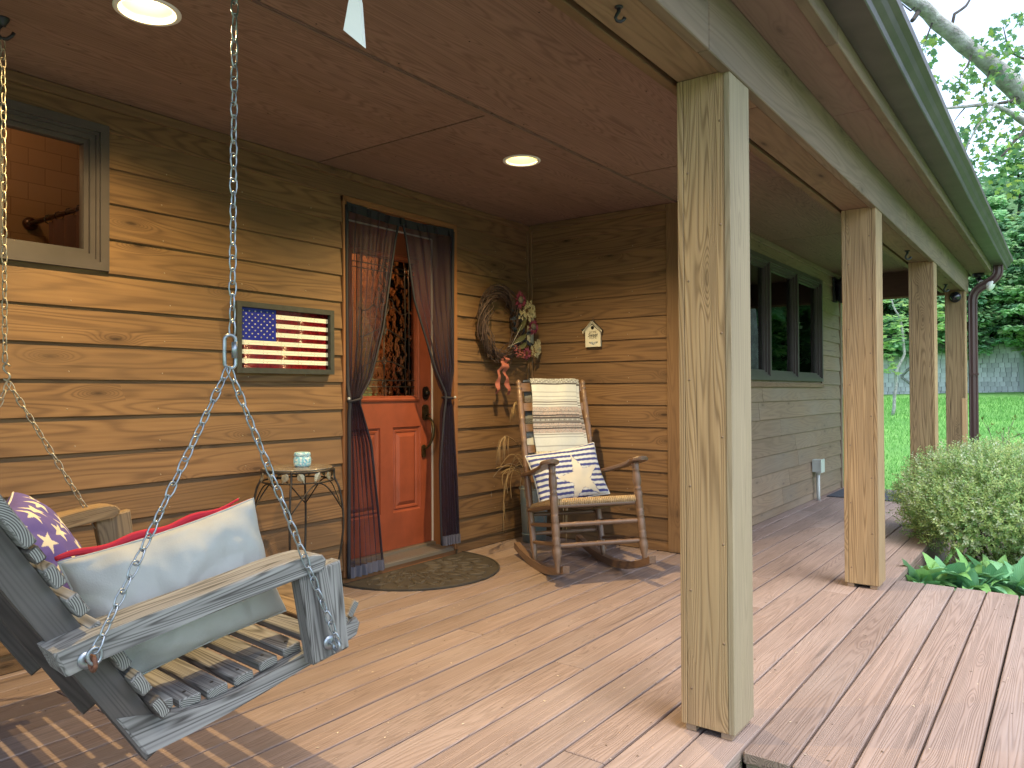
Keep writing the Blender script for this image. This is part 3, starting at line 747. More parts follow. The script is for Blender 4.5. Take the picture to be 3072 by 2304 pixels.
# ---- front door
def build_door():
    d = link(bpy.data.objects.new("door", None), house, T(3.31, .165, .07)); d['label'] = "red front door with leaded glass"
    x0, x1, z0, z1 = 2.862, 3.757, .075, 2.078; yf = .165; yb = .208
    mb = MB()
    # jambs, head, stop
    M_ = M_JAMB
    for (xa, xb) in ((2.865-.03, 2.862), (3.757, 3.787)):
        plank("jamb", frame3((xa, .0, .03), (0, 0, 1), (1, 0, 0)), 2.09, xb-xa, .22, M_, d)
    plank("jamb", frame3((2.862, .0, 2.079), (1, 0, 0), (0, 0, 1)) @ Matrix.Rotation(0, 4, 'X'), .895, .03, .001, M_, d) if 0 else None
    mb = MB(); mb.box((2.862, 0, 2.08), (3.757, .22, 2.115)); mb.build("head_jamb", M_JAMB, d)
    # trim, thin casing round the opening
    for xa in (2.826, 3.759):
        plank("casing", frame3((xa, -.03, .035), (0, 0, 1), (1, 0, 0)), 2.118, .036, .03, M_JAMB, d)
    plank("casing", frame3((2.826, -.001, 2.116), (1, 0, 0), (0, 0, 1)), .969, .036, .029, M_JAMB, d)
    # weather strip along the latch side
    mb = MB(); mb.box((3.749, .155, .075), (3.7565, .164, 2.075)); mb.box((2.863, .155, 2.070), (3.749, .164, 2.0785)); mb.build("weather_strip", plain("strip_white", (.72, .68, .62), .5), d)
    # threshold
    mb = MB(); mb.box((2.862, -.02, .03), (3.757, .16, .05)); 
    for i in range(11): mb.box((2.864, -.012+i*.0125, .05), (3.755, -.005+i*.0125, .056))
    mb.box((2.864, .135, .05), (3.755, .20, .072))
    mb.build("threshold", plain("threshold_alu", (.30, .26, .22), .4, metal=.6), d)
    mb = MB(); mb.box((2.83, -.012, .0), (3.785, .1, .03)); mb.build("riser", M_JAMB, d)
    # slab
    red = plain("door_red", (.27, .065, .03), .42, nscale=7, namt=.12, spec=.4)
    mb = MB(); g0, g1, h0, h1 = 3.056, 3.600, 1.033, 1.893
    P = [(2.975, 3.288), (3.395, 3.647)]; pz0, pz1 = .302, .838
    mb.box((x0, yf, z0), (P[0][0], yb, z1)); mb.box((P[1][1], yf, z0), (x1-.009, yb, z1))
    mb.box((P[0][0], yf, z0), (P[1][1], yb, pz0)); mb.box((P[0][0], yf, pz1), (P[1][1], yb, h0)); mb.box((P[0][1], yf, pz0), (P[1][0], yb, pz1))
    mb.box((P[0][0], yf, h1), (P[1][1], yb, z1)); mb.box((P[0][0], yf, h0), (g0, yb, h1)); mb.box((g1, yf, h0), (P[1][1], yb, h1))
    mb.build("slab", red, d)
    for (a, b) in P:   # raised panel: sloped moulding, groove, raised field
        mb = MB(); rings = [(0, yf+.0005), (.006, yf+.011), (.016, yf+.013), (.022, yf+.007), (.032, yf+.009), (.038, yf+.014), (.058, yf+.005), (.062, yf+.003)]
        vs = []; fs = []
        for ins, y in rings: vs += [(a+ins, y, pz0+ins), (b-ins, y, pz0+ins), (b-ins, y, pz1-ins), (a+ins, y, pz1-ins)]
        for i in range(len(rings)-1):
            for j in range(4): fs.append((i*4+j, i*4+(j+1) % 4, (i+1)*4+(j+1) % 4, (i+1)*4+j))
        k = (len(rings)-1)*4; fs.append((k, k+1, k+2, k+3)); mb.add(vs, fs); mb.build("door_panel", red, d)
    mb = MB(); rings = [(-.034, yf-.0005), (-.030, yf-.012), (-.02, yf-.016), (-.01, yf-.012), (-.004, yf-.013), (0, yf-.004), (.003, yf+.01)]
    vs = []; fs = []
    for ins, y in rings: vs += [(g0+ins, y, h0+ins), (g1-ins, y, h0+ins), (g1-ins, y, h1-ins), (g0+ins, y, h1-ins)]
    for i in range(len(rings)-1):
        for j in range(4): fs.append((i*4+j, i*4+(j+1) % 4, (i+1)*4+(j+1) % 4, (i+1)*4+j))
    mb.add(vs, fs); mb.build("glass_moulding", red, d)
    mb = MB(); mb.box((g0, yf+.012, h0), (g1, yf+.017, h1)); mb.build("pane", glass_mat("door_glass", (.95, .9, .8), .03, 1.42, .12), d)
    # leaded caming
    mb = MB(); y = yf+.008
    def ln(*pts, r=.0034): mb.tube([(p[0], y, p[1]) for p in pts], r, 5)
    cx = (g0+g1)/2; gx = [g0+.05, g0+.085, g1-.085, g1-.05]
    for x in gx[:]: ln((x, h0), (x, h1))
    for z in (h1-.05, h1-.085, h0+.10, h0+.06): ln((g0, z), (g1, z))
    ln((cx, h0), (cx, h0+.44)); ln((cx, h1), (cx, h1-.17))
    def loop(c, a, b, n=18, ph=0): ln(*[(c[0]+a*math.cos(2*math.pi*k/n+ph), c[1]+b*math.sin(2*math.pi*k/n+ph)) for k in range(n+1)])
    c0 = (cx, h1-.30)
    ln(*[(cx+.045*math.sin(t*math.pi)*(1 if t < 1 else 1), c0[1]+.11-.19*t) for t in [k/12 for k in range(13)]])
    ln(*[(cx-.045*math.sin(t*math.pi), c0[1]+.11-.19*t) for t in [k/12 for k in range(13)]])
    loop((cx-.055, c0[1]+.02), .028, .032); loop((cx+.055, c0[1]+.02), .028, .032); loop((cx, c0[1]-.02), .018, .035)
    loop((cx, c0[1]-.13), .02, .05)
    ln(*[(cx-.08-.13*t, c0[1]+.01-.05*math.sin(t*2.4)) for t in [k/8 for k in range(9)]]); ln(*[(cx+.08+.13*t, c0[1]+.01-.05*math.sin(t*2.4)) for t in [k/8 for k in range(9)]])
    for s in (-1, 1):
        ln(*[(cx+s*.20*t, h0+.42+.03*math.cos(t*3)-.03) for t in [k/8 for k in range(9)]]); ln(*[(cx+s*.20*t, h0+.22-.05*t*t) for t in [k/8 for k in range(9)]])
    loop((cx, h0+.22), .017, .022); loop((cx, h0+.42), .014, .03); loop((cx, h0+.08), .016, .016)
    mb.build("lead_caming", plain("lead", (.05, .045, .04), .4, metal=.7), d)
    # hardware
    brass = plain("aged_brass", (.13, .10, .05), .35, metal=.85, nscale=30, namt=.3)
    yy = yf
    mb = MB(); Mx = frame3((3.690, yy, 1.052), (1, 0, 0), (0, 0, 1))
    def plate(mb, cx, cz, w, h, y0, y1, n=10):
        pts = [(cx+w*math.cos(a), cz+h*.5*math.sin(a)) for a in [0]] and []
        for k in range(n+1): a = math.pi*k/n; pts.append((cx+w/2*math.cos(a), cz+h/2-w/2+w/2*math.sin(a)))
        for k in range(n+1): a = math.pi+math.pi*k/n; pts.append((cx+w/2*math.cos(a), cz-h/2+w/2+w/2*math.sin(a)))
        mb.prism(pts, Matrix(((1, 0, 0, 0), (0, 0, -1, 0), (0, 1, 0, 0), (0, 0, 0, 1))), -y0, -y1)
    plate(mb, 3.692, 1.052, .055, .088, yy+.001, yy-.010); mb.lathe([(.021, -.01), (.021, .018), (.015, .024)], frame3((3.692, yy-.008, 1.052), (1, 0, 0), (0, 0, 1)), 20); mb.build("deadbolt", plain("dark_bronze", (.03, .022, .018), .35, metal=.8), d)
    mb = MB(); plate(mb, 3.686, .925, .052, .105, yy+.001, yy-.013); plate(mb, 3.670, .672, .034, .085, yy+.001, yy-.010)
    mb.tube([(3.686, yy-.01, .89), (3.687, yy-.045, .885), (3.688, yy-.066, .865), (3.687, yy-.076, .82), (3.683, yy-.074, .77), (3.678, yy-.055, .72), (3.673, yy-.03, .695), (3.671, yy-.008, .685)], [.008, .009, .010, .011, .011, .009, .008, .009], 10)
    mb.tube([(3.686, yy-.012, .905), (3.686, yy-.04, .915), (3.686, yy-.052, .91)], .005, 8)
    mb.build("handle", brass, d)
build_door()
def hall():
    t = thing("hallway_interior", "warm lit hallway with slatted wood seen through the door's leaded glass", "room", T(3.4, .9, .1))
    mb = MB()
    for lo, hi in (((2.3, 1.6, 0), (5.4, 1.64, 2.5)), ((2.3, .215, 0), (2.34, 1.6, 2.5)), ((5.36, .215, 0), (5.4, 1.6, 2.5)), ((2.3, .215, -.02), (5.4, 1.6, .0)), ((2.3, .215, 2.48), (5.4, 1.6, 2.52))): mb.box(lo, hi)
    mb.build("room_shell", plain("hall_plaster", (.30, .14, .07), .8), t)
    wm = wood("hall_wood", (.55, .24, .09), (.35, .13, .05), knots=0, rings=6)
    for i in range(34):
        z = .55+i*.052
        for xa, xb in ((3.75, 4.22), (4.36, 4.95)):
            plank("slat", frame3((xa, 1.50, z), (1, 0, 0), (0, -.45, 1)), xb-xa, .05, .008, wm, t)
    for x in (3.68, 4.25, 4.97): plank("door_stile", frame3((x, 1.52, .2), (0, 0, 1), (1, 0, 0)), 2.25, .09, .03, wm, t)
    ld = bpy.data.lights.new("hall_lamp", 'POINT'); ld.energy = 24; ld.color = (1, .64, .34); ld.shadow_soft_size = .1
    link(bpy.data.objects.new("hall_lamp", ld), t, T(3.6, .7, 2.35))
hall()

# ---- tied back mesh curtains in the doorway
def interp(tab, z):
    if z >= tab[0][0]: return tab[0][1]
    for (za, a), (zb, b) in zip(tab[:-1], tab[1:]):
        if z >= zb:
            t = (za-z)/(za-zb); return a+(b-a)*t
    return tab[-1][1]
def mesh_mat(name, c, alpha):
    m, nt, b = newmat(name)
    tr = N(nt, "ShaderNodeBsdfTransparent"); b.inputs["Base Color"].default_value = (*c, 1); b.inputs["Roughness"].default_value = .6
    tc = N(nt, "ShaderNodeTexCoord"); wv = N(nt, "ShaderNodeTexWave"); wv.inputs["Scale"].default_value = 7; wv.inputs["Distortion"].default_value = .4; nt.links.new(tc.outputs["Object"], wv.inputs[0])
    mx = N(nt, "ShaderNodeMixShader"); mx.inputs[0].default_value = alpha
    lw = N(nt, "ShaderNodeLayerWeight"); lw.inputs[0].default_value = .35
    nt.links.new(mth(nt, 'ADD', alpha, mth(nt, 'MULTIPLY', lw.outputs["Facing"], .5), clamp=True), mx.inputs[0])
    nt.links.new(tr.outputs[0], mx.inputs[1]); nt.links.new(b.outputs[0], mx.inputs[2]); nt.links.new(mx.outputs[0], nt.nodes["Material Output"].inputs[0])
    return m
def curtains():
    t = thing("mesh_screen_curtain", "dark see-through mesh curtain in the doorway, parted and tied back on both sides", "curtain", T(3.31, -.03, 0))
    mm = mesh_mat("curtain_mesh", (.013, .007, .024), .48); mb_ = plain("curtain_border", (.010, .010, .018), .7)
    hem = plain("curtain_hem", (.09, .09, .13), .7)
    Lo = [(2.1, 2.848), (1.03, 2.852), (.03, 2.842)]; Li = [(2.1, 3.267), (1.985, 3.233), (1.44, 3.127), (1.13, 3.02), (1.03, 2.93), (1.0, 2.925), (.95, 2.955), (.766, 3.03), (.34, 3.095), (.03, 3.13)]
    Ro = [(2.1, 3.752), (1.2, 3.752), (1.03, 3.70), (.9, 3.73), (.5, 3.765), (.08, 3.785)]; Ri = [(2.1, 3.267), (1.98, 3.309), (1.62, 3.379), (1.197, 3.557), (1.04, 3.648), (.90, 3.63), (.586, 3.605), (.08, 3.629)]
    for side, (o, i_) in enumerate(((Lo, Li), (Ro, Ri))):
        zb = .035 if side == 0 else .085
        def fn(u, v, eps=0.):
            z = 2.1-(2.1-zb)*v; a, b = interp(o, z), interp(i_, z)
            wd = abs(b-a); full = .42
            x = a+(b-a)*u
            amp = .003+.024*max(0, 1-wd/full)
            tie = math.exp(-((z-1.02)/.05)**2)
            y = -.034 + amp*math.sin(u*2*math.pi*6.5+.6*math.sin(v*5)+side)*(1-.5*tie) + .004*math.sin(u*31+v*9)
            y += -.012*tie
            if z < .99: y -= .01*(1-u)
            return (x, y+eps, z)
        mb = MB(); mb.grid(fn, 90, 60); pn = mb.build("curtain_panel", mm, t)
        mb = MB()
        rngs = [2*math.pi]
        for uu, rr in ((0.0, .011), (.99, .008)):
            pts = [V(fn(uu, k/50)) for k in range(51)]
            mb.tube(pts, rr if uu == 0 else rr*.9, 6)
        mb.build("border", mb_, pn)
        mb = MB(); mb.grid(lambda u, v: V(fn(u, .972+v*.03, -.006)), 60, 2); mb.build("hem", hem, pn)
        zt = 1.02; a, b = interp(o, zt), interp(i_, zt); xs_, xe_ = min(a, b)-.004, max(a, b)+.004
        mb = MB(); c = (xs_+xe_)/2; hw = (xe_-xs_)/2
        mb.tube([(c+hw*math.cos(k*math.pi/8), -.045+.036*math.sin(k*math.pi/8), zt+(.012 if side == 0 else -.004)*math.cos(k*math.pi/8)) for k in range(16)], .007, 6, closed=True)
        mb.build("tie_back", mb_, pn)
        mb = MB(); mb.lathe([(.0085, 0), (.0085, .008), (.004, .011)], frame3(((2.845 if side == 0 else 3.742), -.046, zt+.004), (1, 0, 0), (0, 0, 1)), 10); mb.build("button", plain("button_grey%d" % side, (.35, .38, .40), .4), pn)
    mb = MB(); mb.grid(lambda u, v: (2.845+.912*u, -.036+.004*math.sin(u*40), 2.118-.05*v-.018*math.sin(u*math.pi)), 50, 3); mb.build("header", mb_, t)
    mb = MB(); mb.box((3.255, -.052, 2.06), (3.285, -.035, 2.10)); mb.build("header_clip", M_BLACK, t)
curtains()

# ================================================================== THINGS ON THE WALLS
def star_in(x, y, R, rot=0.):
    """signed test: inside a five pointed star of radius R"""
    r = math.hypot(x, y)
    if r > R: return False
    a = (math.atan2(x, y)+rot) % (2*math.pi/5); a = min(a, 2*math.pi/5-a)
    # edge from tip (R,0) to inner (0.382R at 36deg)
    px, py = r*math.cos(a), r*math.sin(a); ix, iy = .382*R*math.cos(math.pi/5), .382*R*math.sin(math.pi/5)
    return (ix-R)*(py-0)-(iy-0)*(px-R) >= 0 if False else ((ix-R)*py-iy*(px-R)) > 0
def flag_sign():
    t = thing("flag_wall_sign", "framed red, white and blue striped flag hanging on the wooden wall beside the door", "wall sign", T(2.44, -.03, 1.165))
    x0, x1, z0, z1 = 2.14, 2.733, 1.155, 1.50; mb = MB(); f = .026
    for (lo, hi) in (((x0, -.062, z0), (x0+f, -.026, z1)), ((x1-f, -.062, z0), (x1, -.026, z1)), ((x0+f, -.0618, z0), (x1-f, -.026, z0+f)), ((x0+f, -.0618, z1-f), (x1-f, -.026, z1))): mb.box(lo, hi)
    mb.build("frame", plain("frame_grey_green", (.035, .038, .035), .6, nscale=25, namt=.2), t)
    a, b, c, d = x0+f, x1-f, z0+f, z1-f; h = (d-c)/13
    mb = MB(); mb.box((a, -.034, c), (b, -.026, d)); mb.build("backing", plain("flag_backing", (.05, .01, .012), .8), t)
    red = plain("glossy_red", (.20, .008, .016), .18, nscale=60, namt=.3, spec=.7); wht = plain("ruler_white", (.74, .74, .66), .45)
    dot = plain("ruler_dot", (.02, .02, .02), .8)
    cx = a+(b-a)*.385
    for i in range(13):
        zt = d-i*h; xs_ = cx+.001 if i < 7 else a+.001
        if i % 2 == 0:
            for q in range(5):
                mb = MB(); zz = zt-h*(q+.5)/5; mb.tube([(xs_+(.004*((q*7+i) % 3)), -.038, zz), (b-.001, -.038, zz)], h*.105, 6); mb.build("red_stripe", red, t)
        else:
            for q in range(2):
                zz = zt-h*(.5*q+.49); mb = MB(); mb.box((xs_, -.041, zz), (b-.001, -.034, zz+h*.46)); s_ = mb.build("white_stripe", wht, t)
                mb = MB(); x = xs_+.008+(.02 if q else 0)
                while x < b-.012:
                    for e in (0, .022):
                        mb.lathe([(.0016, 0), (.0016, .0006)], frame3((x+e, -.041, zz+h*.23), (1, 0, 0), (0, 0, 1)), 6)
                    x += .105
                mb.build("dots", dot, s_)
    mb = MB(); mb.box((a+.0005, -.041, d-7*h), (cx, -.034, d-.001)); cn = mb.build("canton", plain("canton_blue", (.006, .008, .30), .35, nscale=90, namt=.15), t)
    mb = MB(); W_, H_ = cx-a, 7*h
    for row in range(9):
        n = 6 if row % 2 == 0 else 5
        for k in range(n):
            x = a+W_*(.09+(k+(0 if n == 6 else .5))*.164); z = d-H_*(.10+row*.1)
            mb.lathe([(.0044, 0), (.0040, .003), (.0016, .0042)], frame3((x, -.041, z), (1, 0, 0), (0, 0, 1)), 7)
    tag(mb.build("star_studs", plain("stud_silver", (.5, .5, .47), .35, metal=.5), cn), kind='stuff')
flag_sign()

def wreath():
    t = thing("wreath", "twig wreath with burgundy daisies, cream blooms and pink ribbon hanging by the corner", "wreath", T(4.19, -.05, 1.52))
    r = random.Random(8); C = V((4.19, -.075, 1.52))
    tw = [plain("twig_dark", (.05, .03, .028), .7, nscale=60), plain("twig_brown", (.10, .062, .05), .7, nscale=60)]
    for m in tw:
        mb = MB()
        for i in range(42):
            a0 = r.uniform(0, 6.28); ln = r.uniform(1.6, 4.2); ra = .205+r.gauss(0, .018); ph = r.uniform(0, 6.28); tr = abs(r.gauss(.022, .012)); pts = []
            n = 18
            for k in range(n+1):
                a = a0+ln*k/n; q = ph+a*3.1
                R = ra+tr*math.cos(q)*.9; pts.append(C+V((R*math.cos(a)*.98, -.01+tr*1.1*math.sin(q), R*math.sin(a)*1.12)))
            mb.tube(pts, r.uniform(.0018, .0036), 4)
        for i in range(12):
            a = r.uniform(1.4, 5.2); p = C+V((.22*math.cos(a), -.01, .24*math.sin(a))); dd = V((math.cos(a+r.uniform(-1, 1)), -.3, math.sin(a+r.uniform(-1, 1))))
            mb.tube([p, p+dd*.02, p+dd*.05+V((.01, 0, .01))], .0018, 4)
        o = mb.build("twigs", m, t)
    bur = plain("petal_burgundy", (.17, .02, .055), .7, nscale=40); pk = plain("petal_pink", (.34, .09, .09), .7, nscale=40); cen = plain("daisy_centre", (.13, .11, .09), .9, nscale=80, bump=.6, bscale=200)
    cr = plain("cream_petal", (.46, .41, .25), .7, nscale=50); lf = plain("olive_leaf", (.10, .095, .035), .6, nscale=20); dk = plain("dark_leaf", (.012, .018, .03), .7)
    def pos(px, pz, y=-.14): return V((px, y, pz))
    def daisy(p, R, mat, n=18, centre=True):
        mb = MB()
        for k in range(n):
            a = 2*math.pi*k/n+r.uniform(-.1, .1); u = V((math.cos(a), 0, math.sin(a))); w_ = V((-math.sin(a), 0, math.cos(a))); e = R*r.uniform(.85, 1.05); dy = -.012+r.uniform(-.008, .008)
            mb.add([p+u*R*.2, p+u*e*.6-w_*R*.13+V((0, dy, 0)), p+u*e+V((0, dy*.3, 0)), p+u*e*.6+w_*R*.13+V((0, dy, 0))], [(0, 1, 2, 3)])
        f = mb.build("flower", mat, t)
        if centre:
            mb = MB(); mb.lathe([(R*.36, .0), (R*.33, .012), (R*.18, .02), (.001, .022)], frame3(p, (1, 0, 0), (0, 0, 1)), 12); mb.build("flower_centre", cen, f)
    daisy(pos(4.345, 1.705), .075, bur); daisy(pos(4.50, 1.525), .07, bur, 18); daisy(pos(4.42, 1.33), .055, bur, 16, False); daisy(pos(4.31, 1.335), .045, pk, 9, False); daisy(pos(4.35, 1.315, -.15), .035, pk, 8, False); daisy(pos(4.27, 1.36, -.15), .03, pk, 8, False)
    def cluster(cx, cz, R, n):
        mb = MB()
        for i in range(n):
            a = r.uniform(0, 6.28); q = R*math.sqrt(r.random()); p = pos(cx+q*math.cos(a), cz+q*math.sin(a)*1.1, -.13-.03*(1-q/R)-r.uniform(0, .02)); s = .013
            for k in range(4):
                b = k*math.pi/2+a; u = V((math.cos(b), 0, math.sin(b))); w_ = V((-math.sin(b), 0, math.cos(b)))
                mb.add([p, p+u*s*.7-w_*s*.5+V((0, -.004, 0)), p+u*s*1.15, p+u*s*.7+w_*s*.5+V((0, -.005, 0))], [(0, 1, 2, 3)])
        mb.build("bloom_cluster", cr, t)
    cluster(4.455, 1.625, .075, 60); cluster(4.36, 1.60, .03, 14); cluster(4.535, 1.385, .055, 40); cluster(4.53, 1.35, .04, 20)
    def leaf(a, b, wd, mat):
        a, b = V(a), V(b); d = (b-a); s = d.cross(V((0, 1, 0))).normalized()*wd; mb = MB()
        vs = []; n = 7
        for i in range(n+1):
            u = i/n; f = math.sin(math.pi*u**.8); q = a+d*u+V((0, -.02*math.sin(math.pi*u), 0)); vs += [q-s*f, q+V((0, .006, 0)), q+s*f]
        fs = []
        for i in range(n): 
            for j in range(2): fs.append((i*3+j, i*3+j+1, i*3+j+4, i*3+j+3))
        mb.add(vs, fs, None, True); mb.build("leaf", mat, t)
    leaf((4.33, -.12, 1.475), (4.40, -.15, 1.60), .022, lf); leaf((4.29, -.12, 1.40), (4.41, -.15, 1.475), .02, lf); leaf((4.34, -.12, 1.36), (4.42, -.14, 1.415), .018, lf)
    for i in range(16):
        a = (r.uniform(4.27, 4.46), -.10, r.uniform(1.38, 1.68)); leaf(a, (a[0]+r.uniform(-.07, .09), -.13, a[2]+r.uniform(-.06, .08)), .014, dk)
    mb = MB(); mb.tube([(4.25, -.12, 1.36), (4.30, -.14, 1.45), (4.35, -.15, 1.53)], .0018, 5); mb.tube([(4.23, -.12, 1.37), (4.33, -.14, 1.41), (4.46, -.15, 1.47)], .0018, 5); mb.build("stems", plain("stem_pale", (.35, .32, .28), .6), t)
    rb = plain("ribbon_pink", (.40, .13, .09), .55, nscale=10, namt=.1)
    for pts, wd in (([(4.18, 1.29), (4.155, 1.235), (4.12, 1.17), (4.105, 1.09), (4.11, 1.04)], .018), ([(4.175, 1.29), (4.19, 1.23), (4.205, 1.16), (4.22, 1.09), (4.25, 1.03)], .02), ([(4.21, 1.31), (4.20, 1.28), (4.215, 1.24)], .018)):
        mb = MB(); vs = []; fs = []; n = len(pts)
        P_ = []
        for (a, b) in zip(pts[:-1], pts[1:]):
            for s in range(4): P_.append((a[0]+(b[0]-a[0])*s/4, a[1]+(b[1]-a[1])*s/4))
        P_.append(pts[-1])
        for i, (x, z) in enumerate(P_):
            y = -.12+.012*math.sin(i*1.3); y2 = y+.014*math.sin(i*.9+1); vs += [(x-wd, y, z), (x, y-.006, z+(.012 if i == len(P_)-1 else 0)), (x+wd, y2, z)]
            if i: 
                for j in range(2): fs.append(((i-1)*3+j, (i-1)*3+j+1, i*3+j+1, i*3+j))
        mb.add(vs, fs, None, True); mb.build("ribbon", rb, t)
wreath()

def text_obj(body, size, M, mat, parent, name="lettering", shear=0., extr=.0004, off=0., sx=1.):
    cu = bpy.data.curves.new(name, 'FONT'); cu.body = body; cu.size = size; cu.align_x = 'CENTER'; cu.align_y = 'CENTER'; cu.extrude = extr; cu.shear = shear; cu.offset = off; cu.resolution_u = 3
    tmp = bpy.data.objects.new(name, cu); COL.objects.link(tmp); dg = bpy.context.evaluated_depsgraph_get(); dg.update()
    me = bpy.data.meshes.new_from_object(tmp.evaluated_get(dg)); COL.objects.unlink(tmp); bpy.data.objects.remove(tmp); 
    if sx != 1:
        for v in me.vertices: v.co.x *= sx
    me.materials.clear(); me.materials.append(mat)
    return link(bpy.data.objects.new(name, me), parent, M)
def birdhouse():
    # faces -X; local frame: x -> -Y (to the right in view), y -> up, z -> -X
    cy, z0 = -.579, 1.368; t = thing("birdhouse_sign", "small white house shaped sign reading home sweet home hanging on the side wall", "wall sign", T(XC-.03, cy, z0))
    M = frame3((XC-.034, cy, z0), (0, -1, 0), (0, 0, 1))
    M = M @ Matrix.Rotation(.015, 4, 'Z')
    cream = plain("sign_cream", (.72, .70, .58), .6, nscale=30, namt=.04); blk = plain("sign_black", (.03, .03, .03), .7)
    mb = MB(); pts = [(-.060, 0), (.060, 0), (.060, .112), (0, .168), (-.060, .112)]
    mb.prism(pts, M, 0, .012); mb.build("board", cream, t)
    for s in (-1, 1):
        mb = MB(); A = V((0, .186)); B = V((s*.078, .112)); d = (B-A); nrm = V((d.y, -d.x)).normalized()*(.013 if s > 0 else -.013)
        A2, B2 = A-nrm*0, B
        mb.prism([(A.x, A.y), (B.x, B.y), (B.x-nrm.x*1.4*(1), B.y-nrm.y*1.4-.0), (A.x, A.y-.030)] if s < 0 else [(A.x, A.y), (A.x, A.y-.030), (B.x-nrm.x*-1.4, B.y-.015), (B.x, B.y)], M, .0, .020)
        rf = mb.build("roof_strip", plain("roof_dark%d" % s, (.04, .035, .03), .7), t)
        mb = MB()
        for k in range(9):
            u = (k+.5)/9; c = A.lerp(B, u); e = A.lerp(B, u+.05)
            mb.prism([(c.x, c.y-.001), (e.x, e.y-.001), (e.x-s*.004, e.y-.019), (c.x-s*.004, c.y-.019)][::(1 if s < 0 else -1)], M, .0202, .0212)
        mb.build("roof_stripes", cream, rf)
    mb = MB(); mb.lathe([(.0125, .0120), (.0125, .0132)], M @ T(0, .133, 0), 20); mb.build("entrance_hole", plain("hole_black", (.004, .004, .004), .9), t)
    ink = plain("ink_brown", (.16, .13, .08), .8)
    F = M @ T(0, 0, .0124)
    text_obj("HOME", .026, F @ T(.002, .101, 0), ink, t, sx=.8); text_obj("HOME", .026, F @ T(.002, .063, 0), ink, t, sx=.8)
    text_obj("Sweet", .034, F @ T(.0, .082, .0004), blk, t, shear=.35, off=.0006, sx=.9)
    mb = MB(); rr = random.Random(2)
    for i in range(90):
        u = rr.uniform(-1, 1); x = u*.034+.004; y = .012+.020*rr.random()*(1-abs(u)*.6)+abs(u)*.016; s = .0035; a = rr.random()*3
        cc = rr.choice([(.12, .22, .42), (.25, .35, .55), (.35, .30, .45), (.12, .2, .18)]) if abs(u) < .6 else (.12, .16, .14)
        mb.add([F @ V((x+s*math.cos(a), y+s*math.sin(a), 0)), F @ V((x+s*.5*math.cos(a+1.8), y+s*.5*math.sin(a+1.8), .0002)), F @ V((x-s*math.cos(a), y-s*math.sin(a), 0)), F @ V((x-s*.5*math.cos(a+1.8), y-s*.5*math.sin(a+1.8), .0003))], [(0, 1, 2, 3)], cc)
    mb.build("flower_print", M_VC, t)
    mb = MB(); mb.tube([M @ V((0, .186, .006)), M @ V((0, .20, .003)), M @ V((0, .206, -.004))], .0012, 5); mb.build("hanger", M_BLACK, t)
birdhouse()
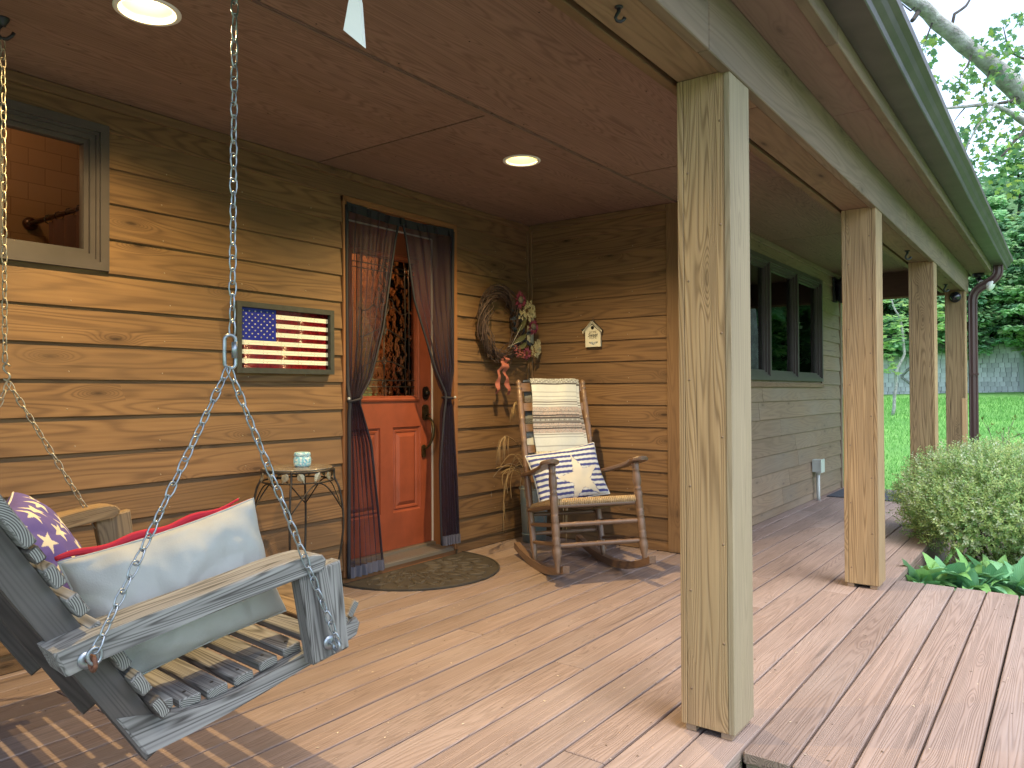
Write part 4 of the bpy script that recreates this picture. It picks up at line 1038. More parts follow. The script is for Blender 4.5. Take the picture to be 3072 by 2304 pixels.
def small_wall_things():
    t = thing("wall_sensor", "slim pale plastic sensor box on the dark inside corner trim beside the wreath", "sensor", T(4.60, -.05, 1.41))
    mb = MB(); M = frame3((4.600, -.052, 1.41), (1, 0, 0), (0, 0, 1))
    mb.prism([(-.02, .004), (-.016, 0), (.016, 0), (.02, .004), (.02, .127), (.014, .134), (-.014, .134), (-.02, .127)], M, -.02, .012); mb.build("case", plain("sensor_cream", (.50, .50, .42), .5), t)
    mb = MB(); mb.prism([(-.009, .118), (.009, .118), (.009, .127), (-.009, .127)], M, .012, .0128); mb.build("slot", M_BLACK, t)
    # outlet box and conduit on the outer wall
    t = thing("outlet_box", "pale grey electrical box on a short conduit low on the outer wall", "electrical box", T(7.62, -1.285, 0))
    mb = MB(); mb.box((7.56, -1.335, .275), (7.68, -1.262, .392)); mb.build("box", M_PVC, t)
    mb = MB(); mb.box((7.555, -1.345, .27), (7.685, -1.334, .397)); mb.build("cover", M_PVC, t)
    mb = MB(); mb.tube([(7.62, -1.30, .28), (7.62, -1.30, .03), (7.63, -1.30, .0)], .017, 12); mb.lathe([(.022, 0), (.022, .03)], T(7.62, -1.30, .245), 12); mb.build("conduit", M_PVC, t)
    # black lantern at the far end of the outer wall
    t = thing("wall_lantern", "black wall lantern high on the outer wall past the triple window", "lantern", T(8.45, -1.27, 2.0))
    mb = MB(); mb.box((8.40, -1.285, 1.98), (8.52, -1.262, 2.24)); mb.build("back_plate", M_BLACK, t)
    mb = MB(); mb.lathe([(.03, 1.97), (.055, 2.0), (.07, 2.16), (.09, 2.17), (.02, 2.235)], T(8.46, -1.345, 0), 6); mb.tube([(8.46, -1.28, 2.2), (8.46, -1.345, 2.235)], .01, 6); mb.build("lamp_cage", M_BLACK, t)
    # dome camera on the last post
    t = thing("dome_camera", "black round dome camera under the beam on the farthest porch post", "camera", T(8.57, -2.357, 1.96))
    mb = MB(); Mx = frame3((8.60, -2.357, 1.965), (0, 1, 0), (0, 0, 1)); Mx = Mx @ Matrix.Rotation(math.pi, 4, 'Y') if (Mx.to_3x3() @ V((0, 0, 1))).x > 0 else Mx
    mb.lathe([(.052, 0), (.052, .018), (.048, .022)], Mx, 20); mb.build("mount", M_BLACK, t)
    mb = MB(); mb.lathe([(.045, .02), (.043, .04), (.034, .058), (.018, .068), (.002, .071)], Mx, 20); mb.build("dome", plain("dome_gloss", (.01, .012, .02), .08, spec=.8), t)
    # floodlight under the eave end
    t = thing("flood_light", "white bulb flood light with black mount under the end of the eave", "flood light", T(9.0, -2.53, 2.2))
    mb = MB(); mb.lathe([(.05, 0), (.055, -.01), (.055, -.035), (.045, -.045)], T(9.0, -2.52, 2.233), 20); mb.tube([(9.0, -2.52, 2.19), (8.99, -2.53, 2.16), (8.97, -2.545, 2.14)], .022, 10); mb.build("mount", M_BLACK, t)
    ax = V((-.25, -.8, -.42)).normalized(); Mx = frame3(V((8.96, -2.55, 2.135)), ax.orthogonal(), ax.cross(ax.orthogonal()))
    mb = MB(); mb.lathe([(.02, -.02), (.024, 0), (.024, .02), (.033, .035), (.05, .075), (.058, .10), (.055, .11), (.03, .118), (.001, .12)], Mx, 24); mb.build("bulb", plain("flood_white", (.75, .78, .78), .3), t)
    mb = MB(); mb.tube([(8.95, -2.50, 2.19), (8.93, -2.52, 2.11), (8.95, -2.55, 2.06), (8.97, -2.56, 2.10)], .003, 5); mb.build("wires", M_BLACK, t)
small_wall_things()

def hook(x, y, z, label, rot=0., s=1.):
    t = thing("plant_hook", label, "hook", T(x, y, z), "plant hooks screwed under the porch beam" if z < 2.2 else None)
    M = T(x, y, z) @ Matrix.Rotation(rot, 4, 'Z') @ Matrix.Scale(s, 4)
    mb = MB(); mb.lathe([(.018, 0), (.018, -.004), (.012, -.008)], M, 16); mb.build("base", M_BLACK, t)
    mb = MB(); mb.tube([M @ V(p) for p in ((0, 0, -.004), (0, 0, -.02), (-.008, 0, -.032), (-.014, 0, -.045), (-.008, 0, -.058), (.006, 0, -.062), (.018, 0, -.056), (.024, 0, -.046))], [M.to_scale()[0]*q for q in (.009, .008, .007, .007, .007, .007, .0065, .009)], 8); mb.build("hook_arm", M_BLACK, t)
    return t
hook(1.706, -2.345, BZ, "black hook under the beam between the photo's top edge and the nearest post", -.9, .62)
hook(5.92, -2.349, BZ, "black hook under the beam just before the third post", -.9, 1.0)
hook(8.03, -2.34, BZ, "black hook under the beam between the third and fourth posts", -.9, 1.1)
def ornament():
    t = thing("hanging_ornament", "white pointed wooden blade hanging into view from the porch ceiling", "ornament", T(1.80, -1.38, 2.29))
    mb = MB(); a = T(1.0, 0, 0)
    E = [inv_pt(1030, 90), inv_pt(1088, 138), inv_pt(1078, 0), inv_pt(1062, -60), inv_pt(1046, 0)]
    back = [p+FW*.012+RT*.004 for p in E]; n = len(E)
    mb.add(E+back, [tuple(range(n)), tuple(range(2*n-1, n-1, -1))]+[(i, n+i, n+(i+1) % n, (i+1) % n) for i in range(n)])
    o = mb.build("blade", M_WHITE, t)
    top = (E[3]); mb = MB(); mb.tube([top, (top.x, top.y, HC)], .002, 5); mb.build("cord", M_WHITE, t)
def inv_pt(u, v, d=1.45):
    return V((0, -3.2563, 1.0563))+(FW+RT*(u-1536)/2278.38-UP*(v-1152)/2278.38)*d
ornament()

# ================================================================== FURNITURE
def turned(name, p0, p1, prof, mat, parent, n=14):
    """lathe-turned stick from p0 to p1; prof = [(t, r)]"""
    p0, p1 = V(p0), V(p1); d = p1-p0; L = d.length; x = d.orthogonal().normalized(); z = d.normalized(); y = z.cross(x)
    M = Matrix.Identity(4)
    for i in range(3): M[i][0] = x[i]; M[i][1] = y[i]; M[i][2] = z[i]
    M.translation = p0
    mb = MB(); mb.lathe([(r_, t_*L) for t_, r_ in prof], M, n)
    return mb.build(name, mat, parent, M)
def beads(t0, n, r, step=.012, amp=.003):
    out = []
    for i in range(n):
        out += [(t0+i*step, r-amp), (t0+i*step+step*.5, r+amp*.6)]
    out.append((t0+n*step, r-amp)); return out
def pillow_mesh(mb, M, w, h, t, front, back, nu=60, nv=45, wr=.0, seed=0, mat_front=0, mat_back=0, pow_=.42):
    def th(u, v):
        a = max(0, 1-abs(2*u-1)**2.6)*max(0, 1-abs(2*v-1)**2.6)
        return t/2*a**pow_
    def P(u, v, s):
        # corners pull out, edges pull in
        ex = (2*u-1); ey = (2*v-1)
        x = ex*w/2*(1-.07*(1-ey*ey)*abs(ex)); y = ey*h/2*(1-.07*(1-ex*ex)*abs(ey))
        z = s*th(u, v)
        if wr:
            rdg = 1-abs(noise.noise(V((x*7+seed+y*5, y*9-x*3, s*3))))*3
            z += s*min(1, th(u, v)/(t*.2)+.05)*wr*(noise.noise(V((x*9+seed, y*9, s*3)))+.5*noise.noise(V((x*22+seed, y*14, s*5)))-.35*max(0, rdg))
        return M @ V((x, y, z))
    mb.cur = mat_front; mb.grid(lambda u, v: P(u, v, 1), nu, nv, front)
    mb.cur = mat_back; mb.grid(lambda u, v: P(u, v, -1), nu, nv, back, flip=True); mb.cur = 0
    return P

def rocking_chair():
    c0 = V((3.876, -.894, 0)); rv = V((.806, -.592, 0)); fv = V((-.592, -.806, 0))
    def L(u, w_, z): return c0+rv*u+fv*w_+V((0, 0, z))
    t = thing("rocking_chair", "brown wooden rocking chair with turned posts and a woven seat standing in the porch corner", "rocking chair", frame3(c0, rv, -fv))
    # rockers
    for s in (-1, 1):
        mb = MB(); pts = []
        w0 = -.55 if s > 0 else -.50; w1 = .50 if s > 0 else .37
        low = [(w0+(w1-w0)*k/16) for k in range(17)]
        f = lambda q: .36*(q+.09)**2 if q > -.09 else .26*(q+.09)**2
        poly = [(q, f(q)+.001) for q in low]+[(q, f(q)+.046-.006*abs(2*(q-w0)/(w1-w0)-1)) for q in reversed(low)]
        M = Matrix.Identity(4); o = L(s*.225, 0, 0)
        ax = fv; 
        for i in range(3): M[i][0] = ax[i]; M[i][1] = (0, 0, 1)[i]; M[i][2] = (ax.cross(V((0, 0, 1))))[i]
        M.translation = o; mb.prism(poly, M, -.019, .019); mb.build("rocker", M_ROCKX, t, M)
    ft = .0
    for s in (-1, 1):
        # back post
        bp = [(s*.225, -.14, .035), (s*.222, -.262, .36), (s*.222, -.31, .56), (s*.222, -.38, .85), (s*.222, -.462, 1.135)]
        A = L(*bp[0]); B = L(*bp[4])
        prof = [(0, .011), (.03, .015), (.09, .021)]+[(.12, .020)]+[(.18, .020)]+beads(.285, 3, .0215)+[(.33, .021), (.40, .022)]+beads(.50, 4, .0215)+[(.56, .019), (.60, .021)]+beads(.64, 2, .020)+[(.68, .0195), (.73, .021)]+beads(.765, 1, .02)+[(.80, .0195), (.86, .0195)]+beads(.875, 2, .020)+[(.905, .0175), (.935, .0175), (.94, .012), (.948, .019), (.955, .019), (.962, .011), (.97, .016), (.983, .019), (.994, .013), (1, .004)]
        turned("back_post", A, B, prof, M_ROCK, t)
        # front leg
        A = L(s*.262, .345, .072+(.012 if s > 0 else .0)); B = L(s*.255, .238, .648)
        prof = [(0, .012), (.02, .013), (.10, .016), (.17, .025), (.21, .026)]+beads(.26, 3, .0225, .02)+[(.34, .0225), (.44, .0225)]+beads(.47, 3, .0225, .02)+[(.55, .022), (.66, .022), (.70, .024)]+beads(.73, 1, .021, .02)+[(.77, .018), (.81, .024), (.88, .022)]+beads(.92, 1, .021, .02)+[(.97, .021), (1, .021)]
        turned("front_leg", A, B, prof, M_ROCK, t)
        # arm : flat, bulb shaped at the front
        n = 22; out = []; top = []
        A = V((s*.232, -.335, .535)); B = V((s*.262, .30, .678)); d = (B-A)
        def hw(u): 
            return .018+.017*u**1.5+(.022*math.exp(-((u-.90)/.085)**2))
        ps = [(u, hw(u)*(1 if u < .97 else math.sqrt(max(0, 1-((u-.94)/.06)**2)))) for u in [k/n for k in range(n)]+[.975, .99, .998]]
        vs = []; fs = []
        for u, h in ps:
            p = A+d*u; h = max(h, .004)
            for (a, b) in ((-1, -.5), (-1, .5), (-.85, 1), (.85, 1), (1, .5), (1, -.5), (.85, -1), (-.85, -1)):
                q = (p.x+a*h+ s*.012*u, p.y, p.z+b*.0115+.012*math.sin(u*math.pi)*-1); vs.append(L(*q))
        for i in range(len(ps)-1):
            for j in range(8): fs.append((i*8+j, i*8+(j+1) % 8, (i+1)*8+(j+1) % 8, (i+1)*8+j))
        fs += [tuple(range(8)), tuple(range(len(vs)-8, len(vs)))]
        mb = MB(); mb.add(vs, fs, None, False); mb.build("arm", M_ROCKX, t, frame3(L(*A), fv, rv))
        # side rungs
        for z, q in ((.20, 0), (.30, 1)):
            a = L(s*.226, -.175-(z-.2)*.4, z-.055); b = L(s*.257, .315-(z-.2)*.2, z+.025)
            turned("side_rung", a, b, [(0, .008), (.1, .011), (.5, .013), (.9, .011), (1, .008)], M_ROCK, t, 10)
    for z in (.215, .325):   # front turned stretchers
        a, b = L(-.258, .315-(z-.2)*.19, z), L(.258, .315-(z-.2)*.19, z)
        prof = [(0, .009), (.03, .012), (.15, .0135)]+beads(.22, 3, .0145, .022, .002)+[(.34, .0135), (.42, .0135)]+beads(.46, 3, .015, .022, .0025)+[(.58, .0135), (.66, .0135)]+beads(.70, 3, .0145, .022, .002)+[(.85, .0135), (.97, .012), (1, .009)]
        turned("front_stretcher", a, b, prof, M_ROCK, t, 12)
    turned("back_stretcher", L(-.225, -.205, .19), L(.225, -.205, .19), [(0, .009), (.1, .012), (.9, .012), (1, .009)], M_ROCK, t, 10)
    turned("back_stretcher", L(-.225, -.24, .30), L(.225, -.24, .30), [(0, .009), (.1, .012), (.9, .012), (1, .009)], M_ROCK, t, 10)
    turned("seat_rail", L(-.256, .268, .425), L(.256, .268, .425), [(0, .010), (.05, .0125), (.95, .0125), (1, .010)], M_ROCK, t, 12)
    for s in (-1, 1): turned("seat_rail", L(s*.23, -.25, .325), L(s*.256, .262, .425), [(0, .010), (.1, .0125), (.9, .0125), (1, .010)], M_ROCK, t, 12)
    # ladder back slats
    for i, (q, wd) in enumerate(((.955, .055), (.84, .05), (.72, .045), (.6, .045), (.44, .05))):
        mb = MB(); A = V((0, -.14, .035)); B = V((0, -.462, 1.135)); c = A.lerp(B, q); d = (B-A).normalized()
        def sl(u, v, off):
            x = (u*2-1)*.215; bow = -.022*(1-(2*u-1)**2)
            z = (v-.5)*wd*(1+.25*(1-(2*u-1)**2)*(1 if v > .5 else 0)); p = c+d*z
            return L(x, p.y+bow+off, p.z)
        mb.grid(lambda u, v: sl(u, v, .006), 14, 2, flip=True); mb.grid(lambda u, v: sl(u, v, -.006), 14, 2)
        mb.grid(lambda u, v: sl(u, 1, .006-v*.012), 14, 1, flip=True); mb.grid(lambda u, v: sl(u, 0, .006-v*.012), 14, 1)
        mb.build("back_slat", M_ROCKX, t, frame3(L(-.21, -.4, .9), rv, (0, 0, 1)))
    # woven seat: cords wound round the rails, one strand after another
    cord = plain("seat_cord", (.42, .30, .16), .75, nscale=40, namt=.2, c2=(.26, .18, .10), bump=.3, bscale=200)
    mb = MB()
    def seat(u, w_):  # u -1..1 ; w 0 rear ..1 front
        hw_ = .205+.045*w_; return (u*hw_, -.245+.51*w_, .358+.105*w_)
    n = 44
    for k in range(n):
        f = (k+.5)/n*2-1
        a = seat(f, 1); 
        inner = 1-abs(f)
        b = seat(f, 1-.5*inner*.98)
        rr = .0052
        mb.tube([L(a[0], a[1]-.03*0-.012, a[2]-.042), L(a[0], a[1]+.010, a[2]-.034), L(a[0], a[1]+.016, a[2]-.016), L(a[0], a[1]+.008, a[2]), L(b[0], b[1], b[2]-.006)], rr, 5, cap=False)
        a = seat(f, 0); b = seat(f, .5*inner*.98); mb.tube([L(a[0], a[1]-.008, a[2]-.03), L(a[0], a[1]-.012, a[2]-.012), L(a[0], a[1], a[2]), L(b[0], b[1], b[2]-.006)], rr, 5, cap=False)
    for s in (-1, 1):
        for k in range(n):
            f = (k+.5)/n; inner = 1-abs(2*f-1)
            a = seat(s, f); b = seat(s*(1-inner*.98), f)
            mb.tube([L(a[0]-s*.008, a[1], a[2]-.044), L(a[0]+s*.014, a[1], a[2]-.034), L(a[0]+s*.018, a[1], a[2]-.014), L(a[0]+s*.008, a[1], a[2]), L(b[0], b[1], b[2]-.004)], .006, 5, cap=False)
    mb.build("woven_seat", cord, t)
    # ---- blanket over the back
    b = thing("striped_blanket", "folded grey and white striped woven blanket draped over the rocking chair back", "blanket", T(L(0, -.42, 1.08)))
    A = V((0, -.14, .035)); B = V((0, -.462, 1.135)); d = (B-A).normalized(); nf = V((0, -d.z, d.y))*-1  # forward normal
    if nf.y < 0: nf = -nf
    CR, G1, G2, BK, MV = (.45, .475, .48), (.29, .30, .31), (.16, .15, .15), (.05, .045, .05), (.38, .30, .28)
    def stripe(s_, u):
        # s_ metres from the fold downward
        rr = random.Random(int(s_*500)); j = noise.noise(V((u*140, s_*900, 0)))
        if s_ < .055:
            return BK if (abs(((u*9) % 1)-.5)*2+s_*22) % .5 < .25 else CR
        if s_ < .064: return BK
        s2 = s_-.064
        bands = [(.045, CR), (.052, G1), (.075, CR), (.081, G1), (.098, CR), (.104, G1), (.112, CR), (.120, G2), (.128, CR), (.136, G2), (.145, CR), (.15, G1), (.175, MV), (.182, G2), (.20, MV), (.208, BK), (.214, MV), (.222, BK), (.23, G2), (.238, 'D'), (.25, G2), (.256, BK), (.272, MV), (.28, G2), (.286, MV), (.293, BK), (.32, MV), (.326, CR), (.333, G2), (.342, CR), (.35, G1), (.40, CR), (.408, G1), (.6, CR)]
        for e, c in bands:
            if s2 < e:
                if c == 'D': c = CR if (u*46) % 1 < .5 else BK
                if c is MV and j > .12: c = G1
                if c is MV and j < -.25: c = G2
                return tuple(x*(1+.12*j) for x in c)
        return CR
    def layer(u0, u1, off, s_end, zoff=0., back=False, tilt=0., colf=stripe, name="front_fold", thick=.008):
        mb = MB()
        def fn(u, v, e=0.):
            s_ = v*(s_end+tilt*(u-.5)); x = u0+(u1-u0)*u + .006*math.sin(v*7+u*2)+.02*v*(u-.4)
            top = A+d*((B-A).length*.985)
            fold = .035
            if s_ < fold:
                a = math.pi*.5*(1-s_/fold); p = top+V((0, 0, 0))+nf*(off*math.cos(a))+d*(.022*math.sin(a)+zoff)
            else: p = top+nf*off-d*(s_-fold)+d*zoff
            p = p+nf*(.004*math.sin(u*9+s_*8)+.003*noise.noise(V((u*6, s_*12, off*50)))+e)
            return L(x, p.y, p.z)
        mb.grid(lambda u, v: fn(u, v), 110, 170 if not back else 120, lambda u, v: colf(v*s_end, u), flip=True)
        mb.grid(lambda u, v: fn(u, v, -thick), 20, 20, lambda u, v: CR)
        mb.grid(lambda u, v: fn(1-.0005, u, -v*thick), 60, 1, lambda u, v: colf(u*s_end, 1)); mb.grid(lambda u, v: fn(.0005, u, -v*thick), 60, 1, lambda u, v: colf(u*s_end, 0), flip=True)
        return mb.build(name, M_FAB, b)
    f1 = layer(-.155, .155, .040, .50, 0, tilt=-.0)
    layer(-.150, .180, .026, .47, -.004, name="middle_fold")
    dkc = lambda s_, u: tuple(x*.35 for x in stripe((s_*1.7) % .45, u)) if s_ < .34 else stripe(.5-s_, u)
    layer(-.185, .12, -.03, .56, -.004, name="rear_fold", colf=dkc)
    mb = MB(); r2 = random.Random(4)      # fringe along the lower edge
    top = A+d*((B-A).length*.985)
    for k in range(60):
        u = k/59; p = top+nf*.042-d*(.465+r2.uniform(0, .006)); x = -.155+.31*u+.02*(u-.4)
        q = L(x, p.y, p.z); mb.tube([q, q+V((r2.uniform(-.004, .004), 0, -.02)), q+V((r2.uniform(-.012, .012), r2.uniform(-.006, .006), -.045))]+[q+V((r2.uniform(-.012, .012), 0, -.062))], .0019, 4, col=(.68, .64, .52))
    mb.build("fringe", M_FAB, b)
    # ---- striped pillow with a star
    p = thing("striped_star_pillow", "blue and white striped pillow with a cream star leaning on the rocking chair seat", "pillow", T(L(0, -.1, .5)))
    ctr = L(-.005, -.155, .545)
    up = (V((0, 0, 1))*.93-fv*.36).normalized(); rt_ = (rv*math.cos(.13)+up*math.sin(.16)).normalized(); up = (up-rt_*up.dot(rt_)).normalized()
    Mp = frame3(ctr, rt_, up)
    if (Mp.to_3x3() @ V((0, 0, 1))).dot(fv) < 0: Mp = frame3(ctr, -rt_, up)
    W_, H_ = .47, .335
    NV_, WH, CM = (.055, .065, .20), (.50, .52, .52), (.52, .49, .42)
    def fr(u, v):
        x, y = (u-.5)*W_, (v-.5)*H_; xs = x-.055; ys = y+.045
        if star_in(xs, ys, .158, .12): return CM
        if star_in(xs, ys, .168, .12): return (NV_ if (int((math.atan2(ys, xs)+4)*12) % 2) else CM)
        return NV_ if ((y+.02*math.sin(x*5))/.034) % 1 < .48 else WH
    mb = MB(); P_ = pillow_mesh(mb, Mp, W_, H_, .125, fr, lambda u, v: WH, 170, 120, .007, 3)
    mb.build("cushion", M_FAB, p)
    mb = MB(); pts = [P_(k/30, 0, 0) for k in range(31)]+[P_(1, k/24, 0) for k in range(1, 25)]+[P_(1-k/30, 1, 0) for k in range(1, 31)]+[P_(0, 1-k/24, 0) for k in range(1, 24)]
    mb.tube(pts, .0042, 6, closed=True, col=WH); mb.build("piping", M_FAB, p)
rocking_chair()

def side_table():
    cx, cy, zt = 2.325, -.275, .702; R0 = .163
    t = thing("side_table", "small round wrought iron side table with leaf trim between the swing and the door", "table", T(cx, cy, 0))
    iron = plain("wrought_iron", (.055, .045, .038), .45, metal=.6, nscale=60, namt=.3)
    mb = MB(); mb.lathe([(R0-.004, zt-.008), (R0, zt-.004), (R0, zt), (R0-.006, zt+.002), (.001, zt+.002)], T(cx, cy, 0), 40)
    mb.build("table_top", plain("stone_top", (.22, .19, .16), .22, nscale=14, namt=.3, c2=(.10, .085, .07), spec=.6), t)
    mb = MB(); 
    for z, rr in ((zt-.012, .007), (zt-.062, .0042)):
        mb.tube([(cx+(R0+.002)*math.cos(a), cy+(R0+.002)*math.sin(a), z) for a in [k*math.pi/18 for k in range(36)]], rr, 6, closed=True)
    mb.build("rim", iron, t)
    leafm = plain("pewter_leaf", (.42, .38, .28), .45, metal=.6, nscale=60, namt=.2)
    for k in range(14):
        a = 2*math.pi*k/14+.1; c = V((cx+(R0+.004)*math.cos(a), cy+(R0+.004)*math.sin(a), zt-.037)); tg = V((-math.sin(a), math.cos(a), 0)); n_ = V((math.cos(a), math.sin(a), 0)); s = 1 if k % 2 else -1
        d = (tg*s*.5+V((0, 0, -1))*.9).normalized(); w_ = d.cross(n_); mb = MB(); vs = []; fs = []; m = 6
        for i in range(m+1):
            u = i/m; h = .017*math.sin(math.pi*u**.75); q = c+d*(u-.5)*.052; vs += [q-w_*h, q+n_*.005, q+w_*h]
            if i:
                for j in range(2): fs.append(((i-1)*3+j, (i-1)*3+j+1, i*3+j+1, i*3+j))
        mb.add(vs, fs, None, False); mb.build("leaf", leafm, t)
    cr = V((.592, -.806, 0))
    base = math.atan2(cr.y, cr.x)+.10
    for k in range(4):
        a = base+k*math.pi/2; u = V((math.cos(a), math.sin(a), 0))
        def q(r_, z): return V((cx, cy, 0))+u*r_+V((0, 0, z))
        pts = [q(R0+.006, zt-.005), q(R0+.008, zt-.05), q(R0+.03, zt-.10), q(.208, .52), q(.213, .43), q(.205, .34), q(.188, .24), q(.168, .16), q(.16, .08), q(.163, .004)]
        sm = []
        for i in range(len(pts)-1):
            p0, p1, p2, p3 = pts[max(i-1, 0)], pts[i], pts[i+1], pts[min(i+2, len(pts)-1)]
            for s_ in range(4):
                tt = s_/4; sm.append(.5*((2*p1)+(p2-p0)*tt+(2*p0-5*p1+4*p2-p3)*tt*tt+(3*p1-p0-3*p2+p3)*tt**3))
        sm.append(pts[-1]); mb = MB(); mb.tube(sm, .0055, 7); mb.lathe([(.009, 0), (.009, .004), (.006, .008)], T(pts[-1].x, pts[-1].y, 0.001), 8); mb.build("leg", iron, t)
        # curved braces between neighbouring legs
        for s_ in (-1, 1):
            pts = []
            for i in range(13):
                v = i/12; ang = a+s_*(math.pi/4)*v**1.0; r_ = .209+(R0-.209)*math.sin(v*math.pi/2)**.8; z = .50+(zt-.066-.50)*math.sin(v*math.pi/2)
                pts.append(V((cx+r_*math.cos(ang), cy+r_*math.sin(ang), z)))
            mb = MB(); mb.tube(pts, .0036, 5); mb.build("brace", iron, t)
    mb = MB()
    for k in range(2):
        a = base+k*math.pi/2; u = V((math.cos(a), math.sin(a), 0)); mb.tube([V((cx, cy, .11))-u*.16, V((cx, cy, .11+.006*k))+u*.16], .004, 6)
    mb.build("cross_brace", iron, t)
    # candle tin
    c = thing("candle_tin", "small blue and white mosaic candle tin on the iron side table", "candle tin", T(cx+.01, cy-.02, zt+.002)); O = T(cx+.01, cy-.02, zt+.0025)
    rr = random.Random(9); mb = MB()
    prof = [(.030, 0), (.038, .006), (.041, .02), (.041, .040), (.036, .052), (.038, .055), (.039, .062), (.036, .068), (.030, .070), (.001, .070)]
    def cf(u, v):
        j = noise.cell(V((u*26+9, v*15, 1))); k2 = noise.noise(V((u*30, v*18, 2)))
        return (.62, .68, .70) if k2 > .12 else ((.10, .32, .55) if j > .5 else (.22, .50, .62))
    def fn(u, v):
        i = v*(len(prof)-1); a = int(min(i, len(prof)-2)); f = i-a; r_ = prof[a][0]*(1-f)+prof[a+1][0]*f; z = prof[a][1]*(1-f)+prof[a+1][1]*f
        return O @ V((r_*math.cos(u*6.2832), r_*math.sin(u*6.2832), z))
    mb.grid(fn, 96, 60, cf); mb.build("tin", vcol("tin_print", .3, .5, wear=.02), c)
    mb = MB(); mb.tube([O @ V((.0395*math.cos(k*math.pi/14), .0395*math.sin(k*math.pi/14), .0535)) for k in range(28)], .0012, 4, closed=True); mb.build("lid_rim", plain("tin_rim", (.25, .35, .42), .4, metal=.5), c)
side_table()

def bucket():
    cx, cy = 4.425, -.195
    t = thing("tall_bucket", "tall pale blue grey galvanised bucket in the corner behind the rocking chair", "bucket", T(cx, cy, 0))
    m = plain("galvanised_blue", (.24, .32, .36), .5, metal=.35, nscale=9, namt=.25, c2=(.34, .40, .42))
    mb = MB(); mb.lathe([(.080, .002), (.082, .0), (.100, .36), (.104, .372), (.108, .375), (.106, .385), (.100, .38), (.096, .36), (.078, .02), (.001, .02)], T(cx, cy, 0), 32); mb.build("pail", m, t)
    mb = MB()
    for z, rr_ in ((.06, .0865), (.27, .0965)): mb.tube([(cx+rr_*math.cos(k*math.pi/16), cy+rr_*math.sin(k*math.pi/16), z) for k in range(32)], .003, 5, closed=True)
    mb.build("hoop", m, t)
    g = thing("dried_grass", "dried beige grass plumes drooping out of the tall bucket", "dried grass", T(cx, cy, .38))
    rr = random.Random(17); straw = [plain("straw_a", (.33, .24, .13), .8), plain("straw_b", (.26, .20, .15), .8), plain("straw_c", (.29, .20, .10), .8)]
    mv = -RT*1.0+V((0, 0, 0))       # towards the picture's left, along the wall
    mv = V((-.85, -.25, 0)).normalized()
    def stem(pts, r_, mat, nm="stalk"):
        P_ = [V((cx, cy, .30))+V(p) for p in pts]; sm = []
        for i in range(len(P_)-1):
            p0, p1, p2, p3 = P_[max(i-1, 0)], P_[i], P_[i+1], P_[min(i+2, len(P_)-1)]
            for s_ in range(5):
                tt = s_/5; sm.append(.5*((2*p1)+(p2-p0)*tt+(2*p0-5*p1+4*p2-p3)*tt*tt+(3*p1-p0-3*p2+p3)*tt**3))
        sm.append(P_[-1]); mb = MB(); mb.tube(sm, r_, 4); return mb, sm
    # upright stalks and long arching ones
    mb_all = MB()
    def mvp(a, z, b=0): return (mv.x*a+.1*b, mv.y*a-.25*b, z)
    for (path, plume) in (([mvp(0, 0), mvp(.12, .25), mvp(.32, .40), mvp(.56, .475), mvp(.66, .44)], .14), ([mvp(0, 0), mvp(.09, .32), mvp(.22, .56), mvp(.30, .66), mvp(.37, .69), mvp(.43, .65)], .10), ([mvp(0, 0), mvp(.05, .35), mvp(.12, .58), mvp(.17, .72)], .08), ([mvp(0, 0, .3), mvp(.03, .35), mvp(.06, .60), mvp(.10, .61), mvp(.08, .40)], .0), ([mvp(0, 0), mvp(.05, .3), mvp(.11, .48), mvp(.13, .6)], .07), ([mvp(0, 0), mvp(.03, .3), mvp(.07, .60), mvp(.16, .75)], .06)):
        mb, sm = stem(path, .003, None); mb.build("stalk", straw[rr.randrange(3)], g)
        if plume:
            mb = MB(); end = sm[-1]; dr = (sm[-1]-sm[-3]).normalized()
            for i in range(26):
                st = sm[-1-rr.randrange(0, 7)]; d1 = (dr+V((rr.uniform(-.3, .3), rr.uniform(-.3, .3), rr.uniform(-.2, .3)))).normalized(); l_ = plume*rr.uniform(.5, 1.1)
                mb.tube([st, st+d1*l_*.35, st+d1*l_*.6+V((0, 0, -l_*.3)), st+d1*l_*.62+V((0, 0, -l_*.75))], .0011, 3)
            mb.build("plume", straw[2], g)
    for k in range(34):
        a = rr.uniform(.06, .22); zt = rr.uniform(.20, .34); zd = rr.uniform(-.25, .12); b = rr.uniform(-1.2, 1.2); x2 = a+rr.uniform(-.02, .06)
        mb, sm = stem([mvp(0, 0, 0), mvp(a*.4, zt*.8, b*.3), mvp(a*.8, zt, b*.6), mvp(x2, (zt+zd)*.55, b), mvp(x2+rr.uniform(-.03, .03), zd, b)], rr.uniform(.002, .0034), None); mb.build("blade", straw[rr.randrange(3)], g)
bucket()

